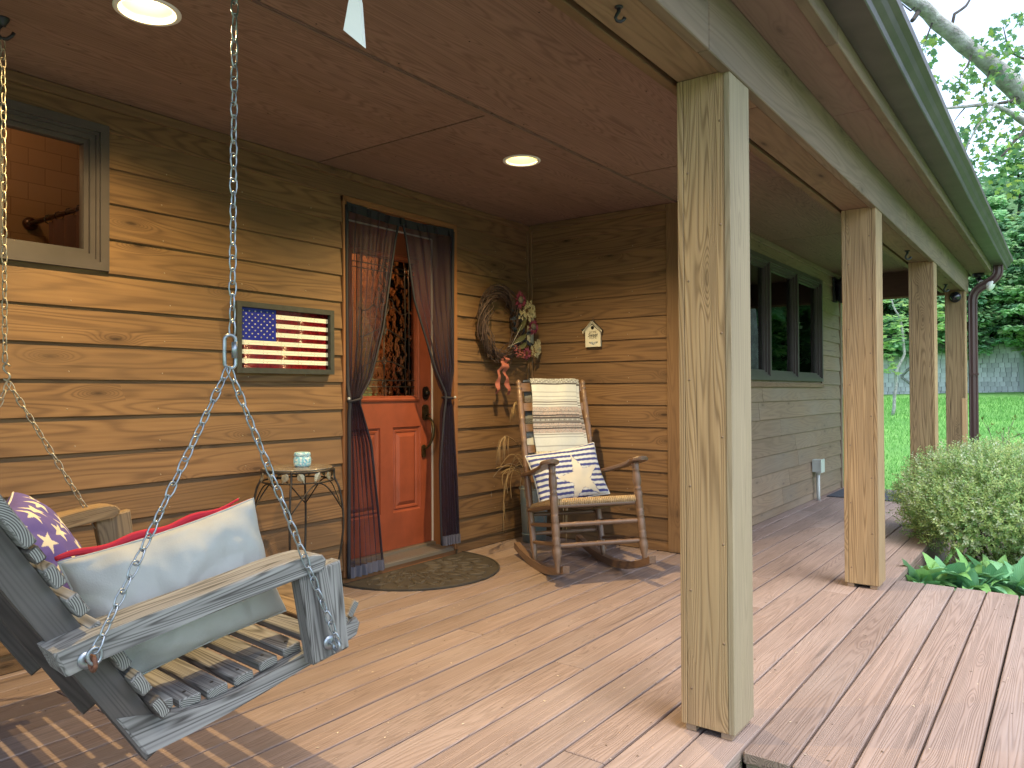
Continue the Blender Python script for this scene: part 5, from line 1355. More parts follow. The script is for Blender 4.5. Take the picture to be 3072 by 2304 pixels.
def doormat():
    t = thing("doormat", "dark half round rubber doormat with raised leaf pattern in front of the red door", "doormat", T(3.31, -.2, 0))
    x0, x1, D = 2.80, 3.84, .565; cx = (x0+x1)/2; hw = (x1-x0)/2
    def P(u, v, z):   # v 0 wall .. 1 outer
        a = math.pi*u; x = cx-hw*math.cos(a); y = -.03-D*math.sin(a)**.9
        return V((cx+(x-cx)*v, -.03+(y+.03)*v, z))
    mb = MB(); poly = [P(k/40, 1, 0) for k in range(41)]
    mb.prism([(p.x, p.y) for p in poly][::-1], Matrix.Identity(4), .0015, .008); mb.build("mat_base", M_RUBBER, t)
    mb = MB(); mb.tube([P(k/50, .985, .008) for k in range(51)], .006, 6); mb.build("rim", M_RUBBER, t)
    rr = random.Random(31); mb = MB(); c0 = V((cx, -.05, .008))
    for k in range(15):
        a = math.pi*(.05+.9*k/14); 
        for j in range(4):
            r0 = (.22+.19*j)*(.9); r1 = r0+.16
            def q(rr_, da): 
                aa = a+da; v = rr_; return V((cx-hw*math.cos(aa)*v, -.04-D*math.sin(aa)**.9*v, .0085))
            w0 = rr.uniform(.02, .07)/(r0+.15); sgn = 1 if (j+k) % 2 else -1
            for s_ in (-1, 1): mb.tube([q(r0, 0), q(r0+.05, s_*w0*.5), q(r0+.11, s_*w0*.45+sgn*.03), q(min(r1, .96), sgn*.06)], .0036, 4)
            mb.tube([q(r0, 0), q(r0+.08, sgn*.02), q(min(r1, .96), sgn*.06)], .0026, 4)
    for k in range(40):
        a = math.pi*(.04+.92*rr.random()); v = rr.uniform(.3, .93); p = V((cx-hw*math.cos(a)*v, -.04-D*math.sin(a)**.9*v, .0085)); dd = V((rr.uniform(-1, 1), rr.uniform(-1, 1), 0)).normalized()*.03
        mb.tube([p-dd, p+V((dd.y, -dd.x, 0))*.3, p+dd], .003, 4)
    tag(mb.build("raised_pattern", plain("raised_rubber", (.06, .049, .036), .7), t), kind='stuff')
    f = thing("far_mat", "flat blue grey rectangular mat lying at the far end of the porch", "mat", T(8.3, -1.6, 0))
    mb = MB(); mb.prism([(7.93, -1.30), (8.62, -1.30), (8.62, -2.34), (7.93, -2.34)][::-1], Matrix.Identity(4), .001, .010); mb.build("mat", M_MATBLUE, f)
doormat()

# ================================================================== PORCH SWING
TH = RAD(5.3); SO = V((1.0, -1.76, 0)); SA = V((math.cos(TH), -math.sin(TH), 0)); SB = V((math.sin(TH), math.cos(TH), 0)); UZ = V((0, 0, 1))
def S(a, b, z): return SO+SA*a+SB*b+UZ*z
def swing():
    t = thing("porch_swing", "weathered grey slatted porch swing hanging on chains at the left end of the porch", "porch swing", frame3(S(0, .62, .42), SA, SB))
    Ma = Matrix.Identity(4)
    def side_prism(name, poly, b0, b1, mat, grain=None):
        """polygon in (a, z) extruded along b; local X = grain direction"""
        p0 = V(poly[0]) if grain is None else V(grain[0]); p1 = V(grain[1]) if grain else V(poly[1])
        g = (V(p1)-V(p0)).normalized(); xw = SA*g.x+UZ*g.y; yw = SA*(-g.y)+UZ*g.x
        M = frame3(S(p0.x, b0, p0.y), xw, yw)
        mb = MB(); zl = (M.to_3x3().inverted() @ SB).z; sgn = 1 if zl > 0 else -1
        pts = []
        for p in poly:
            d = V(p)-V(p0); pts.append((d.dot(V((g.x, g.y))), d.dot(V((-g.y, g.x)))))
        th_ = (b1-b0)*sgn; n = len(pts); c_ = .004
        # chamfered prism
        cxm = sum(p[0] for p in pts)/n; cym = sum(p[1] for p in pts)/n
        def ins(p, k): 
            v = V((p[0]-cxm, p[1]-cym)); l_ = v.length; v = v*(1-k/l_); return (cxm+v.x, cym+v.y)
        q = [ins(p, .006) for p in pts]
        lay = [(q, 0), (pts, c_*sgn), (pts, th_-c_*sgn), (q, th_)]
        vs = [M @ V((p[0], p[1], z)) for pp, z in lay for p in pp]
        fs = [tuple(range(n))[::-1], tuple(range(3*n, 4*n))]+[(i*n+j, i*n+(j+1) % n, (i+1)*n+(j+1) % n, (i+1)*n+j) for i in range(3) for j in range(n)]
        mb.add(vs, fs); return mb.build(name, mat, t, M)
    def slat(name, a, z, ang, wd, th_, b0, b1, mat):
        """slat along b; centre of its underside at (a,z); ang = slope of its width in the a-z plane"""
        dx = SA*math.cos(ang)+UZ*math.sin(ang)
        M = frame3(S(a, b0, z)-dx*wd/2, SB, dx)
        nz = (M.to_3x3() @ V((0, 0, 1)))
        if nz.z < 0: M = frame3(S(a, b1, z)-dx*wd/2, -SB, dx)
        return plank(name, M, b1-b0, wd, th_, mat, t, bev=.0028, endmat=M_END)
    # near side: arm, front support, seat rail, stile.  polygons (a,z)
    def arm(bo, mat, lab=None):
        top = [(-.375, .582), (-.30, .600), (-.2, .617), (-.1, .632), (0, .648), (.08, .662), (.14, .670), (.18, .672), (.205, .668), (.216, .655)]
        bot = [(.214, .640), (.20, .630), (.15, .624), (0, .600), (-.15, .575), (-.30, .547), (-.352, .533)]
        o = side_prism("arm", top+bot, bo, bo+.094, mat, ((-.375, .56), (.2, .65)))
        return o
    arm(-.03, M_GREYW); arm(1.195, M_TANW)
    side_prism("arm_support", [(.145, .627), (.262, .645), (.288, .424), (.186, .407)], -.022, .022, M_GREYW, ((.236, .415), (.205, .63)))
    side_prism("arm_support", [(.145, .627), (.262, .645), (.288, .424), (.186, .407)], 1.225, 1.265, M_TANW, ((.236, .415), (.205, .63)))
    railp = [(-.238, .398), (-.20, .392), (-.12, .372), (-.05, .366), (.03, .374), (.10, .392), (.20, .418), (.30, .442), (.36, .470), (.372, .452), (.362, .425), (.30, .402), (.20, .378), (.10, .352), (.0, .330), (-.09, .314), (-.178, .302)]
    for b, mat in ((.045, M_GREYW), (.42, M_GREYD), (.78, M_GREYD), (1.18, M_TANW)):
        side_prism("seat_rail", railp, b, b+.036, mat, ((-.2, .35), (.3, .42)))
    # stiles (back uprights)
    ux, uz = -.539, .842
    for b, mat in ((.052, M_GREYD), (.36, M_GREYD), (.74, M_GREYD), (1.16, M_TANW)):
        base = V((-.178, .352)); hw_ = .031; d = V((ux, uz)); n_ = V((uz, -ux)); Lb = .60
        lo_ = -.055
        p = [base+d*lo_-n_*hw_, base+d*lo_+n_*hw_, base+d*Lb+n_*hw_, base+d*(Lb+.015)-n_*hw_*.2, base+d*Lb-n_*hw_]
        side_prism("back_stile", [tuple(q) for q in p], b-.004 if b < .1 else b+.038, (b+.032) if b < .1 else b+.074, mat, (tuple(base), tuple(base+d)))
    # seat slats
    zs = [(-.135, .376, .05), (-.072, .368, .10), (-.008, .371, .16), (.056, .382, .20), (.120, .399, .24), (.184, .416, .26), (.25, .434, .27)]
    for i, (a, z, ang) in enumerate(zs):
        slat("seat_slat", a, z, ang*.8, .049, .022, .066, 1.235, M_GREYW if i % 3 else M_TANW if 0 else M_GREYW)
    slat("seat_slat", .318, .452, .42, .052, .022, .05, 1.235, M_TANW); slat("seat_slat", .362, .486, 1.0, .045, .022, .05, 1.235, M_TANW)
    # back slats, ends stick out past the stile
    base = V((-.178, .352)); d = V((ux, uz)); n_ = V((uz, -ux))
    for i, s_ in enumerate((.035, .105, .178, .252, .326, .40)):
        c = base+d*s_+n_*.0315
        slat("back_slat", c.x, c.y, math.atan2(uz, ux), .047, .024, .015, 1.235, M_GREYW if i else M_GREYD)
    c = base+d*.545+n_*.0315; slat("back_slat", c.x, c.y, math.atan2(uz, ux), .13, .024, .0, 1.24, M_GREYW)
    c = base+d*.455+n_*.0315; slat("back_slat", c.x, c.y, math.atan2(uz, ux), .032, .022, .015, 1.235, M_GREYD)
    mb = MB()   # screws
    for a, z, ang in zs:
        for b in (.10, .44, .80, 1.2):
            p = S(a, b, z+.0222); mb.lathe([(.0042, 0), (.0042, .0012), (.002, .0006)], frame3(p, SA*math.cos(ang*.8)+UZ*math.sin(ang*.8), SB), 8)
    mb.build("screws", plain("screw_dark", (.06, .055, .05), .5, metal=.6), t)
    # eye bolts with washers
    def eye(p, mat, rusty=False):
        mb = MB(); M = frame3(p, SA, UZ)     # z -> -SB (towards camera)
        if (M.to_3x3() @ V((0, 0, 1))).dot(SB) > 0: M = frame3(p, -SA, UZ)
        mb.lathe([(.017, -.001), (.017, .002), (.006, .0022)], M, 20); e = mb.build("washer", M_ZINC, t)
        mb = MB(); mb.tube([M @ V((0, 0, 0)), M @ V((0, 0, .016))], .0048, 8)
        mb.tube([M @ V((.0, .013*math.sin(k*math.pi/8), .028-.013*math.cos(k*math.pi/8))) for k in range(16)], .0045, 8, closed=True)
        mb.build("eye_bolt", mat, t); return M @ V((0, .004, .038))
    e1 = eye(S(-.318, -.031, .557), M_RUST); e2 = eye(S(.228, -.023, .452), M_ZINC)
    e3 = eye(S(-.318, 1.29, .557), M_ZINC); e4 = eye(S(.228, 1.266, .452), M_ZINC)
    # ---- chains
    LK = {}
    def linkmesh(mat):
        if mat.name in LK: return LK[mat.name]
        mb = MB(); r_ = .0021; Lh = .0185; W_ = .0085
        def loop(z0, ax):
            pts = []
            n = 16
            for k in range(n):
                a = 2*math.pi*k/n; x = W_*math.cos(a); z = z0+(Lh-W_)*(1 if math.sin(a) > 0.01 else -1 if math.sin(a) < -.01 else 0)+W_*math.sin(a)
                f = 1-.35*max(0, (1 if z0 > 0 else -1)*-(z-z0)/Lh)
                pts.append((x*f, 0, z) if ax == 0 else (0, x*f, z))
            mb.tube(pts, r_, 6, closed=True)
        loop(.0150, 0); loop(-.0150, 1)
        mb.tube([(.0052*math.cos(k*math.pi/5), .0052*math.sin(k*math.pi/5), -.0022+.0022*((k % 10)/5)) for k in range(20)], .0019, 5)
        LK[mat.name] = mb.mesh("chain_link", mat); return LK[mat.name]
    def chain(p0, p1, mat, rot0=.5, sc=1.0):
        c = link(bpy.data.objects.new("chain", None), t, T(p1)); p0, p1 = V(p0), V(p1); d = p1-p0; pitch = .0585*sc; n = max(2, round(d.length/pitch)); st = d/n; k_ = st.length/.0585
        x = d.cross(FW).normalized()
        for i in range(n):
            z = d.normalized(); M = Matrix.Identity(4); xx = x; yy = z.cross(xx)
            R_ = Matrix.Rotation(rot0+.25*math.sin(i*1.7), 3, z); xx = R_ @ xx; yy = R_ @ yy
            pos = p0+st*(i+.5)
            for q in range(3): M[q][0] = xx[q]*k_; M[q][1] = yy[q]*k_; M[q][2] = z[q]*k_
            M.translation = pos; link(bpy.data.objects.new("chain_link", linkmesh(mat)), c, M)
        return c
    nt_ = V((1.017, -1.735, HC)); nf_ = V((1.005, -1.737, 1.19)); nj = V((.995, -1.74, 1.112))
    chain((1.017, -1.735, 2.235), nf_, M_ZINC)
    mb = MB()     # quick link
    cc = V((.999, -1.738, 1.150)); rr = RT
    pts = []
    for k in range(24):
        a = 2*math.pi*k/24; pts.append(cc+rr*.0105*math.cos(a)+UZ*(.030*(1 if math.sin(a) > .01 else -1 if math.sin(a) < -.01 else 0)*.85+.012*math.sin(a))+FW*.006*math.cos(a))
    mb.tube(pts, .0042, 8, closed=True); mb.tube([cc+rr*.0095+UZ*.022, cc+rr*.0095-UZ*.014], .0066, 8); mb.build("quick_link", M_ZINC, t)
    chain(nj, e2, M_ZINC); chain(nj+V((-.004, -.002, 0)), e1+V((0, 0, .02)), M_ZINC)
    for e in (e1,): 
        mb = MB(); mb.tube([e+V((0, 0, .0))+SA*(.012*math.sin(k*math.pi/8))+UZ*(.012-.015*math.cos(k*math.pi/8)) for k in range(16)], .0036, 6, closed=True); mb.build("connector", M_ZINC, t)
    fj = V((1.03, -.452, 1.095)); chain((1.012, -.45, 2.215), (1.02, -.45, 1.165), M_ZINCW, rot0=.2); chain(fj, e4, M_ZINCW); chain(fj, e3, M_ZINCW)
    mb = MB(); c = V((1.025, -.45, 1.13)); pts = []
    for k in range(25):
        q = -1+2*k/24; a = q*math.pi*1.35; s_ = 1 if q > 0 else -1
        pts.append(c+RT*(.0105*math.sin(abs(a))*s_*-1)+UZ*(s_*(.0145-.0125*math.cos(a))))
    mb.tube(pts, .0036, 7); mb.build("s_hook", M_ZINCW, t)
    # ceiling hooks that carry it (screwed into the ceiling: their own things)
    for (x, y, lb) in ((1.017, -1.735, "dark ceiling hook holding the near swing chain above the photo's top edge"), (1.012, -.45, "dark ceiling hook holding the far swing chain by the left window")):
        h = thing("ceiling_hook", lb, "hook", T(x, y, HC)); M = T(x, y, HC) @ Matrix.Rotation(RAD(-36), 4, 'Z')
        mb = MB(); mb.lathe([(.020, 0), (.020, -.004), (.011, -.02), (.009, -.028)], M, 14); mb.tube([M @ V(p) for p in ((0, 0, -.02), (-.012, 0, -.036), (-.014, 0, -.055), (-.004, 0, -.068), (.012, 0, -.068), (.026, 0, -.056), (.032, 0, -.044))], .006, 8); mb.build("hook_arm", M_BLACK, h)
swing()

def swing_pillows():
    WHT, RED, NVY, LTB = (.37, .385, .375), (.45, .03, .05), (.12, .095, .28), (.62, .60, .55)
    p = thing("white_swing_pillow", "pale linen pillow with red front edge propped inside the near arm of the porch swing", "pillow", T(S(-.05, .2, .45)))
    # upright, parallel to the near arm, leaning a little towards the wall
    xd = (SA*.98+UZ*.19).normalized(); up = (UZ*.93+SB*.20-SA*.20); up = (up-xd*up.dot(xd)).normalized()
    ctr = S(-.035, .185, .598); M = frame3(ctr, xd, up)
    if (M.to_3x3() @ V((0, 0, 1))).dot(SB) > 0: pass
    W_, H_ = .46, .30
    def flagc(u, v):
        y = v*7
        return RED if (y % 1) < .5 else LTB
    mb = MB(); zdir = (M.to_3x3() @ V((0, 0, 1)))
    front_is_cam = zdir.dot(SB) < 0
    linen = lambda u, v: WHT
    def redf(u, v): return RED if (v > .80 or v < .1) else (LTB if (v*6) % 1 < .5 else NVY)
    P_ = pillow_mesh(mb, M, W_, H_, .15, linen if front_is_cam else redf, redf if front_is_cam else linen, 90, 60, .022, 7)
    # red border on the wall-side face peeks over the top seam
    mb.build("cushion", M_FAB, p)
    mb = MB(); s_ = -1 if front_is_cam else 1
    def rim(u, v):
        q = P_(u, 1-.10*v, s_); e = P_(u, 1, 0); return q.lerp(e, 1-v)+up*.012*math.sin(math.pi*min(1, v*1.0))*(.4+.6*math.sin(u*math.pi))+SB*.004
    pts = [P_(k/40*.93, 1, 0)+up*(.006+.004*math.sin(k*.5))+SB*.013 for k in range(41)]
    mb.tube(pts, [.003+.0065*math.sin(math.pi*min(1, k/40+.06))**.6 for k in range(41)], 8, col=RED)
    mb.grid(rim, 60, 6, lambda u, v: RED); mb.build("red_border", M_FAB, p)
    mb = MB(); pts = [P_(k/30, 0, 0) for k in range(31)]+[P_(1, k/24, 0) for k in range(1, 25)]+[P_(1-k/30, 1, 0) for k in range(1, 31)]+[P_(0, 1-k/24, 0) for k in range(1, 24)]
    mb.tube(pts, .003, 5, closed=True, col=WHT); mb.build("seam", M_FAB, p)
    q = thing("star_print_pillow", "purple blue pillow printed with cream stars leaning on the swing back behind the linen pillow", "pillow", T(S(-.2, .7, .45)))
    ux, uz = -.539, .842
    xd = (SB*.93+SA*.36+UZ*.02).normalized(); up = (SA*-.50+UZ*.86); up = (up-xd*up.dot(xd)).normalized()
    ctr = S(-.195, .58, .60); M = frame3(ctr, xd, up)
    if (M.to_3x3() @ V((0, 0, 1))).dot(SA) < 0: M = frame3(ctr, -xd, up)
    W2, H2 = .44, .42
    sts = []
    for i in range(8):
        for j in range(8):
            sts.append(((i+.5*(j % 2))*.088-.24, j*.076-.21))
    def pr(u, v):
        x, y = (u-.5)*W2, (v-.5)*H2
        ya = y+.35*x+.13
        if ya < 0:
            b = -ya
            if b < .035: return LTB
            if b < .043: return RED
            if b < .075: return LTB if star_in(((x*1.0) % .05)-.025, b-.059, .014) else NVY
            if b < .09: return LTB
            return RED if (b*14) % 1 < .5 else LTB
        for (sx, sy) in sts:
            if abs(x-sx) < .036 and abs(y-sy) < .036 and star_in(x-sx, y-sy, .034, .3): return (.66, .60, .42)
        return NVY
    mb = MB(); P2 = pillow_mesh(mb, M, W2, H2, .17, pr, pr, 190, 190, .010, 21); mb.build("cushion", M_FAB, q)
    mb = MB(); pts = [P2(k/30, 0, 0) for k in range(31)]+[P2(1, k/24, 0) for k in range(1, 25)]+[P2(1-k/30, 1, 0) for k in range(1, 31)]+[P2(0, 1-k/24, 0) for k in range(1, 24)]
    mb.tube(pts, .003, 5, closed=True, col=(.55, .53, .50)); mb.build("seam", M_FAB, q)
swing_pillows()

# ================================================================== YARD
def at(u, v, d): return V((0, -3.2563, 1.0563))+(FW+RT*(u-1536)/2278.38-UP*(v-1152)/2278.38)*d
def jit(c, r, a=.25): 
    k = 1+r.uniform(-a, a); return (c[0]*k*(1+r.uniform(-.1, .15)), c[1]*k, c[2]*k)
def diamond(mb, p, d, n_, L, W_, c):
    s = d.cross(n_); s = s.normalized() if s.length > 1e-5 else d.orthogonal().normalized()
    mb.add([p, p+d*L*.5-s*W_*.5, p+d*L, p+d*L*.5+s*W_*.5], [(0, 1, 2, 3)], c)

def shrub():
    r = random.Random(41)
    ctr = at(2990, 1512, 5.25); ctr = V((ctr.x, ctr.y, ctr.z))
    t = thing("boxwood_shrub", "rounded pale green boxwood shrub beside the far deck edge", "shrub", T(ctr.x, ctr.y, -.3))
    RX, RY, RZ = .62, .60, .395
    mb = MB()
    for i in range(9500):
        while True:
            v = V((r.gauss(0, 1), r.gauss(0, 1), r.gauss(0, 1))).normalized()
            if v.z > -.75: break
        lump = 1+.16*noise.noise(v*2.3+V((3, 1, 2)))+.10*noise.noise(v*5.5)
        f = r.uniform(.72, 1.04)*lump if r.random() < .75 else r.uniform(.45, .8)*lump
        p = ctr+V((v.x*RX*f, v.y*RY*f, v.z*RZ*f)); g = (v+V((0, 0, .7))+V((r.uniform(-.6, .6), r.uniform(-.6, .6), r.uniform(-.4, .4)))).normalized()
        tone = r.random(); base = (.42, .56, .22) if tone > .45 else (.26, .44, .17) if tone > .2 else (.56, .66, .44)
        ln = r.uniform(.035, .07)
        for k in range(8):
            q = p+g*ln*k/7; a = k*2.4+i; s1 = g.orthogonal().normalized(); s2 = g.cross(s1); o = s1*math.cos(a)+s2*math.sin(a)
            d = (g*.75+o).normalized(); diamond(mb, q, d, g, r.uniform(.017, .028), r.uniform(.008, .012), jit(base, r))
    mb.build("foliage", M_LEAF, t)
    mb = MB(); tw = plain("bark_brown", (.09, .06, .045), .9, nscale=30)
    for i in range(46):
        a = r.uniform(0, 6.28); e = r.uniform(.3, 1.2); v = V((math.cos(a)*math.cos(e), math.sin(a)*math.cos(e), math.sin(e)))
        b0 = V((ctr.x+r.uniform(-.1, .1), ctr.y+r.uniform(-.1, .1), -.3)); end = ctr+V((v.x*RX*.85, v.y*RY*.85, v.z*RZ*.85-.05)); mid = b0.lerp(end, .5)+V((r.uniform(-.06, .06), r.uniform(-.06, .06), -.04))
        mb.tube([b0, mid, end], [.009, .005, .002], 5)
    mb.build("branches", tw, t)
    # low spreading companion in front
    t2 = thing("low_shrub", "low pale green shrub spilling out at the foot of the boxwood", "shrub", T(at(3030, 1720, 4.9).x, at(3030, 1720, 4.9).y, -.3))
    c2 = at(3020, 1722, 4.95); mb = MB()
    for i in range(2300):
        v = V((r.gauss(0, 1), r.gauss(0, 1), abs(r.gauss(0, 1)))).normalized(); f = r.uniform(.5, 1.02)*(1+.2*noise.noise(v*4))
        p = V((c2.x, c2.y, -.27))+V((v.x*.46*f, v.y*.42*f, v.z*.25*f)); g = (v+V((r.uniform(-.5, .5), r.uniform(-.5, .5), .5))).normalized(); base = (.28, .40, .12) if r.random() > .4 else (.17, .30, .08)
        for k in range(7):
            q = p+g*.04*k/6; a = k*2.4+i; s1 = g.orthogonal().normalized(); s2 = g.cross(s1); d = (g*.7+s1*math.cos(a)+s2*math.sin(a)).normalized(); diamond(mb, q, d, g, r.uniform(.012, .02), .007, jit(base, r))
    mb.build("foliage", M_LEAF, t2)
    mb = MB()
    for i in range(14):
        a = r.uniform(0, 6.28); b0 = V((c2.x, c2.y, -.3)); mb.tube([b0, b0+V((math.cos(a)*.2, math.sin(a)*.2, .1)), b0+V((math.cos(a)*.36, math.sin(a)*.34, .16))], [.005, .003, .0015], 4)
    mb.build("branches", tw, t2)
shrub()

def hostas():
    r = random.Random(12); LM = []
    for v in range(4):
        mb = MB(); n = 9; L = 1.0; vs = []; fs = []; W_ = [.19, .155, .22, .17][v]; bend = [.35, .75, .55, 1.1][v]
        a = 0.; p = V((0, 0, 0)); 
        for i in range(n+1):
            u = i/n; h = W_*math.sin(math.pi*min(1, u*.93+.07)**.85)*(1 if u > .12 else .35); 
            if i: p = p+V((math.cos(a), 0, math.sin(a)))*(L/n)
            a = 1.15-bend*u*1.9
            fo = .30*h
            for j, q in enumerate((-1, -.5, 0, .5, 1)):
                vs.append((p.x, q*h, p.z+abs(q)*fo*.9+.006*math.sin(u*30)*abs(q)))
            if i:
                for j in range(4): fs.append(((i-1)*5+j, i*5+j, i*5+j+1, (i-1)*5+j+1))
        mb.add(vs, fs, None, True)
        LM.append(mb)
    gm = []
    for nm, c, c2 in (("hosta_leaf_blue", (.15, .38, .19), (.24, .50, .27)), ("hosta_leaf_green", (.18, .40, .12), (.26, .48, .17))):
        m, nt, b = newmat(nm); tc = N(nt, "ShaderNodeTexCoord"); oi = N(nt, "ShaderNodeObjectInfo")
        wv = N(nt, "ShaderNodeTexWave"); wv.bands_direction = 'Y'; wv.inputs["Scale"].default_value = 9; wv.inputs["Distortion"].default_value = .5; nt.links.new(tc.outputs["Object"], wv.inputs[0])
        col = mixc(nt, oi.outputs["Random"], c, c2); col = mixc(nt, mth(nt, 'MULTIPLY', wv.outputs["Fac"], .25), col, tuple(x*.6 for x in c)); nt.links.new(col, b.inputs["Base Color"]); b.inputs["Roughness"].default_value = .6; b.inputs["Specular IOR Level"].default_value = .25
        bumpn(nt, b, wv.outputs["Fac"], .3, .004)
        tr = N(nt, "ShaderNodeBsdfTranslucent"); nt.links.new(col, tr.inputs[0]); mx = N(nt, "ShaderNodeMixShader"); mx.inputs[0].default_value = .25; nt.links.new(b.outputs[0], mx.inputs[1]); nt.links.new(tr.outputs[0], mx.inputs[2]); nt.links.new(mx.outputs[0], nt.nodes["Material Output"].inputs[0]); gm.append(m)
    ms = [[mb.mesh("leaf", m) for mb in LM] for m in gm]
    dead = plain("leaf_yellowed", (.45, .42, .06), .5, nscale=4, c2=(.25, .30, .05))
    labs = ["broad leafed green plant nearest the house post at the deck edge", "broad leafed green plant second from the post behind the deck boards", "broad leafed green plant with a few yellowing leaves behind the deck boards", "broad leafed green plant in front of the low shrub", "broad leafed green plant at the photo's right edge behind the deck"]
    for k, (u, v, d) in enumerate(((2752, 1735, 4.60), (2835, 1745, 4.62), (2915, 1762, 4.55), (2990, 1765, 4.62), (3062, 1790, 4.5))):
        c = at(u, v, d); c = V((max(c.x, 4.80), c.y, -.28)); t = thing("leafy_plant", labs[k], "plant", T(c), "broad leafed plants along the deck edge")
        for i in range(38):
            az = i*2.399+r.uniform(-.3, .3); s = r.uniform(.19, .30); m = r.random() < .35
            vi = r.randrange(4)
            M = T(c+V((math.cos(az)*.025, math.sin(az)*.025, .04+r.uniform(0, .08)))) @ Matrix.Rotation(az, 4, 'Z') @ Matrix.Rotation(r.uniform(-.35, .25), 4, 'Y') @ Matrix.Rotation(r.uniform(-.3, .3), 4, 'X') @ Matrix.Scale(s, 4)
            o = link(bpy.data.objects.new("leaf", ms[1 if m else 0][vi]), t, M)
            if k in (1, 2) and i in (5, 13):
                me = LM[vi].mesh("leaf", dead); o.data = me; o['label'] = "yellowing leaf"
hostas()

def azalea():
    r = random.Random(77); b0 = at(3035, 1400, 7.6); b0 = V((b0.x, b0.y, -.3)); t = thing("sparse_shrub", "sparse twiggy shrub with few small leaves behind the boxwood", "shrub", T(b0)); mb = MB(); lf = MB()
    for i in range(22):
        az = r.uniform(0, 6.28); out = r.uniform(.1, .75); h = r.uniform(.45, 1.05)
        pts = [b0+V((r.uniform(-.05, .05), r.uniform(-.05, .05), 0)), b0+V((math.cos(az)*out*.3, math.sin(az)*out*.3, h*.45)), b0+V((math.cos(az)*out*.7, math.sin(az)*out*.7, h*.75)), b0+V((math.cos(az)*out, math.sin(az)*out, h))]
        mb.tube(pts, [.011, .007, .0045, .0025], 5)
        for j in range(3):
            q = pts[2].lerp(pts[3], r.random()); e = q+V((r.uniform(-.18, .18), r.uniform(-.18, .18), r.uniform(0, .15))); mb.tube([q, e], [.003, .0018], 4)
            for k in range(7):
                d = V((r.uniform(-1, 1), r.uniform(-1, 1), r.uniform(-.2, .8))).normalized(); diamond(lf, e, d, UZ, r.uniform(.03, .055), .016, jit((.15, .25, .05), r, .3))
    mb.build("branches", plain("bark_grey", (.16, .12, .10), .9), t); lf.build("foliage", M_LEAF, t)
azalea()

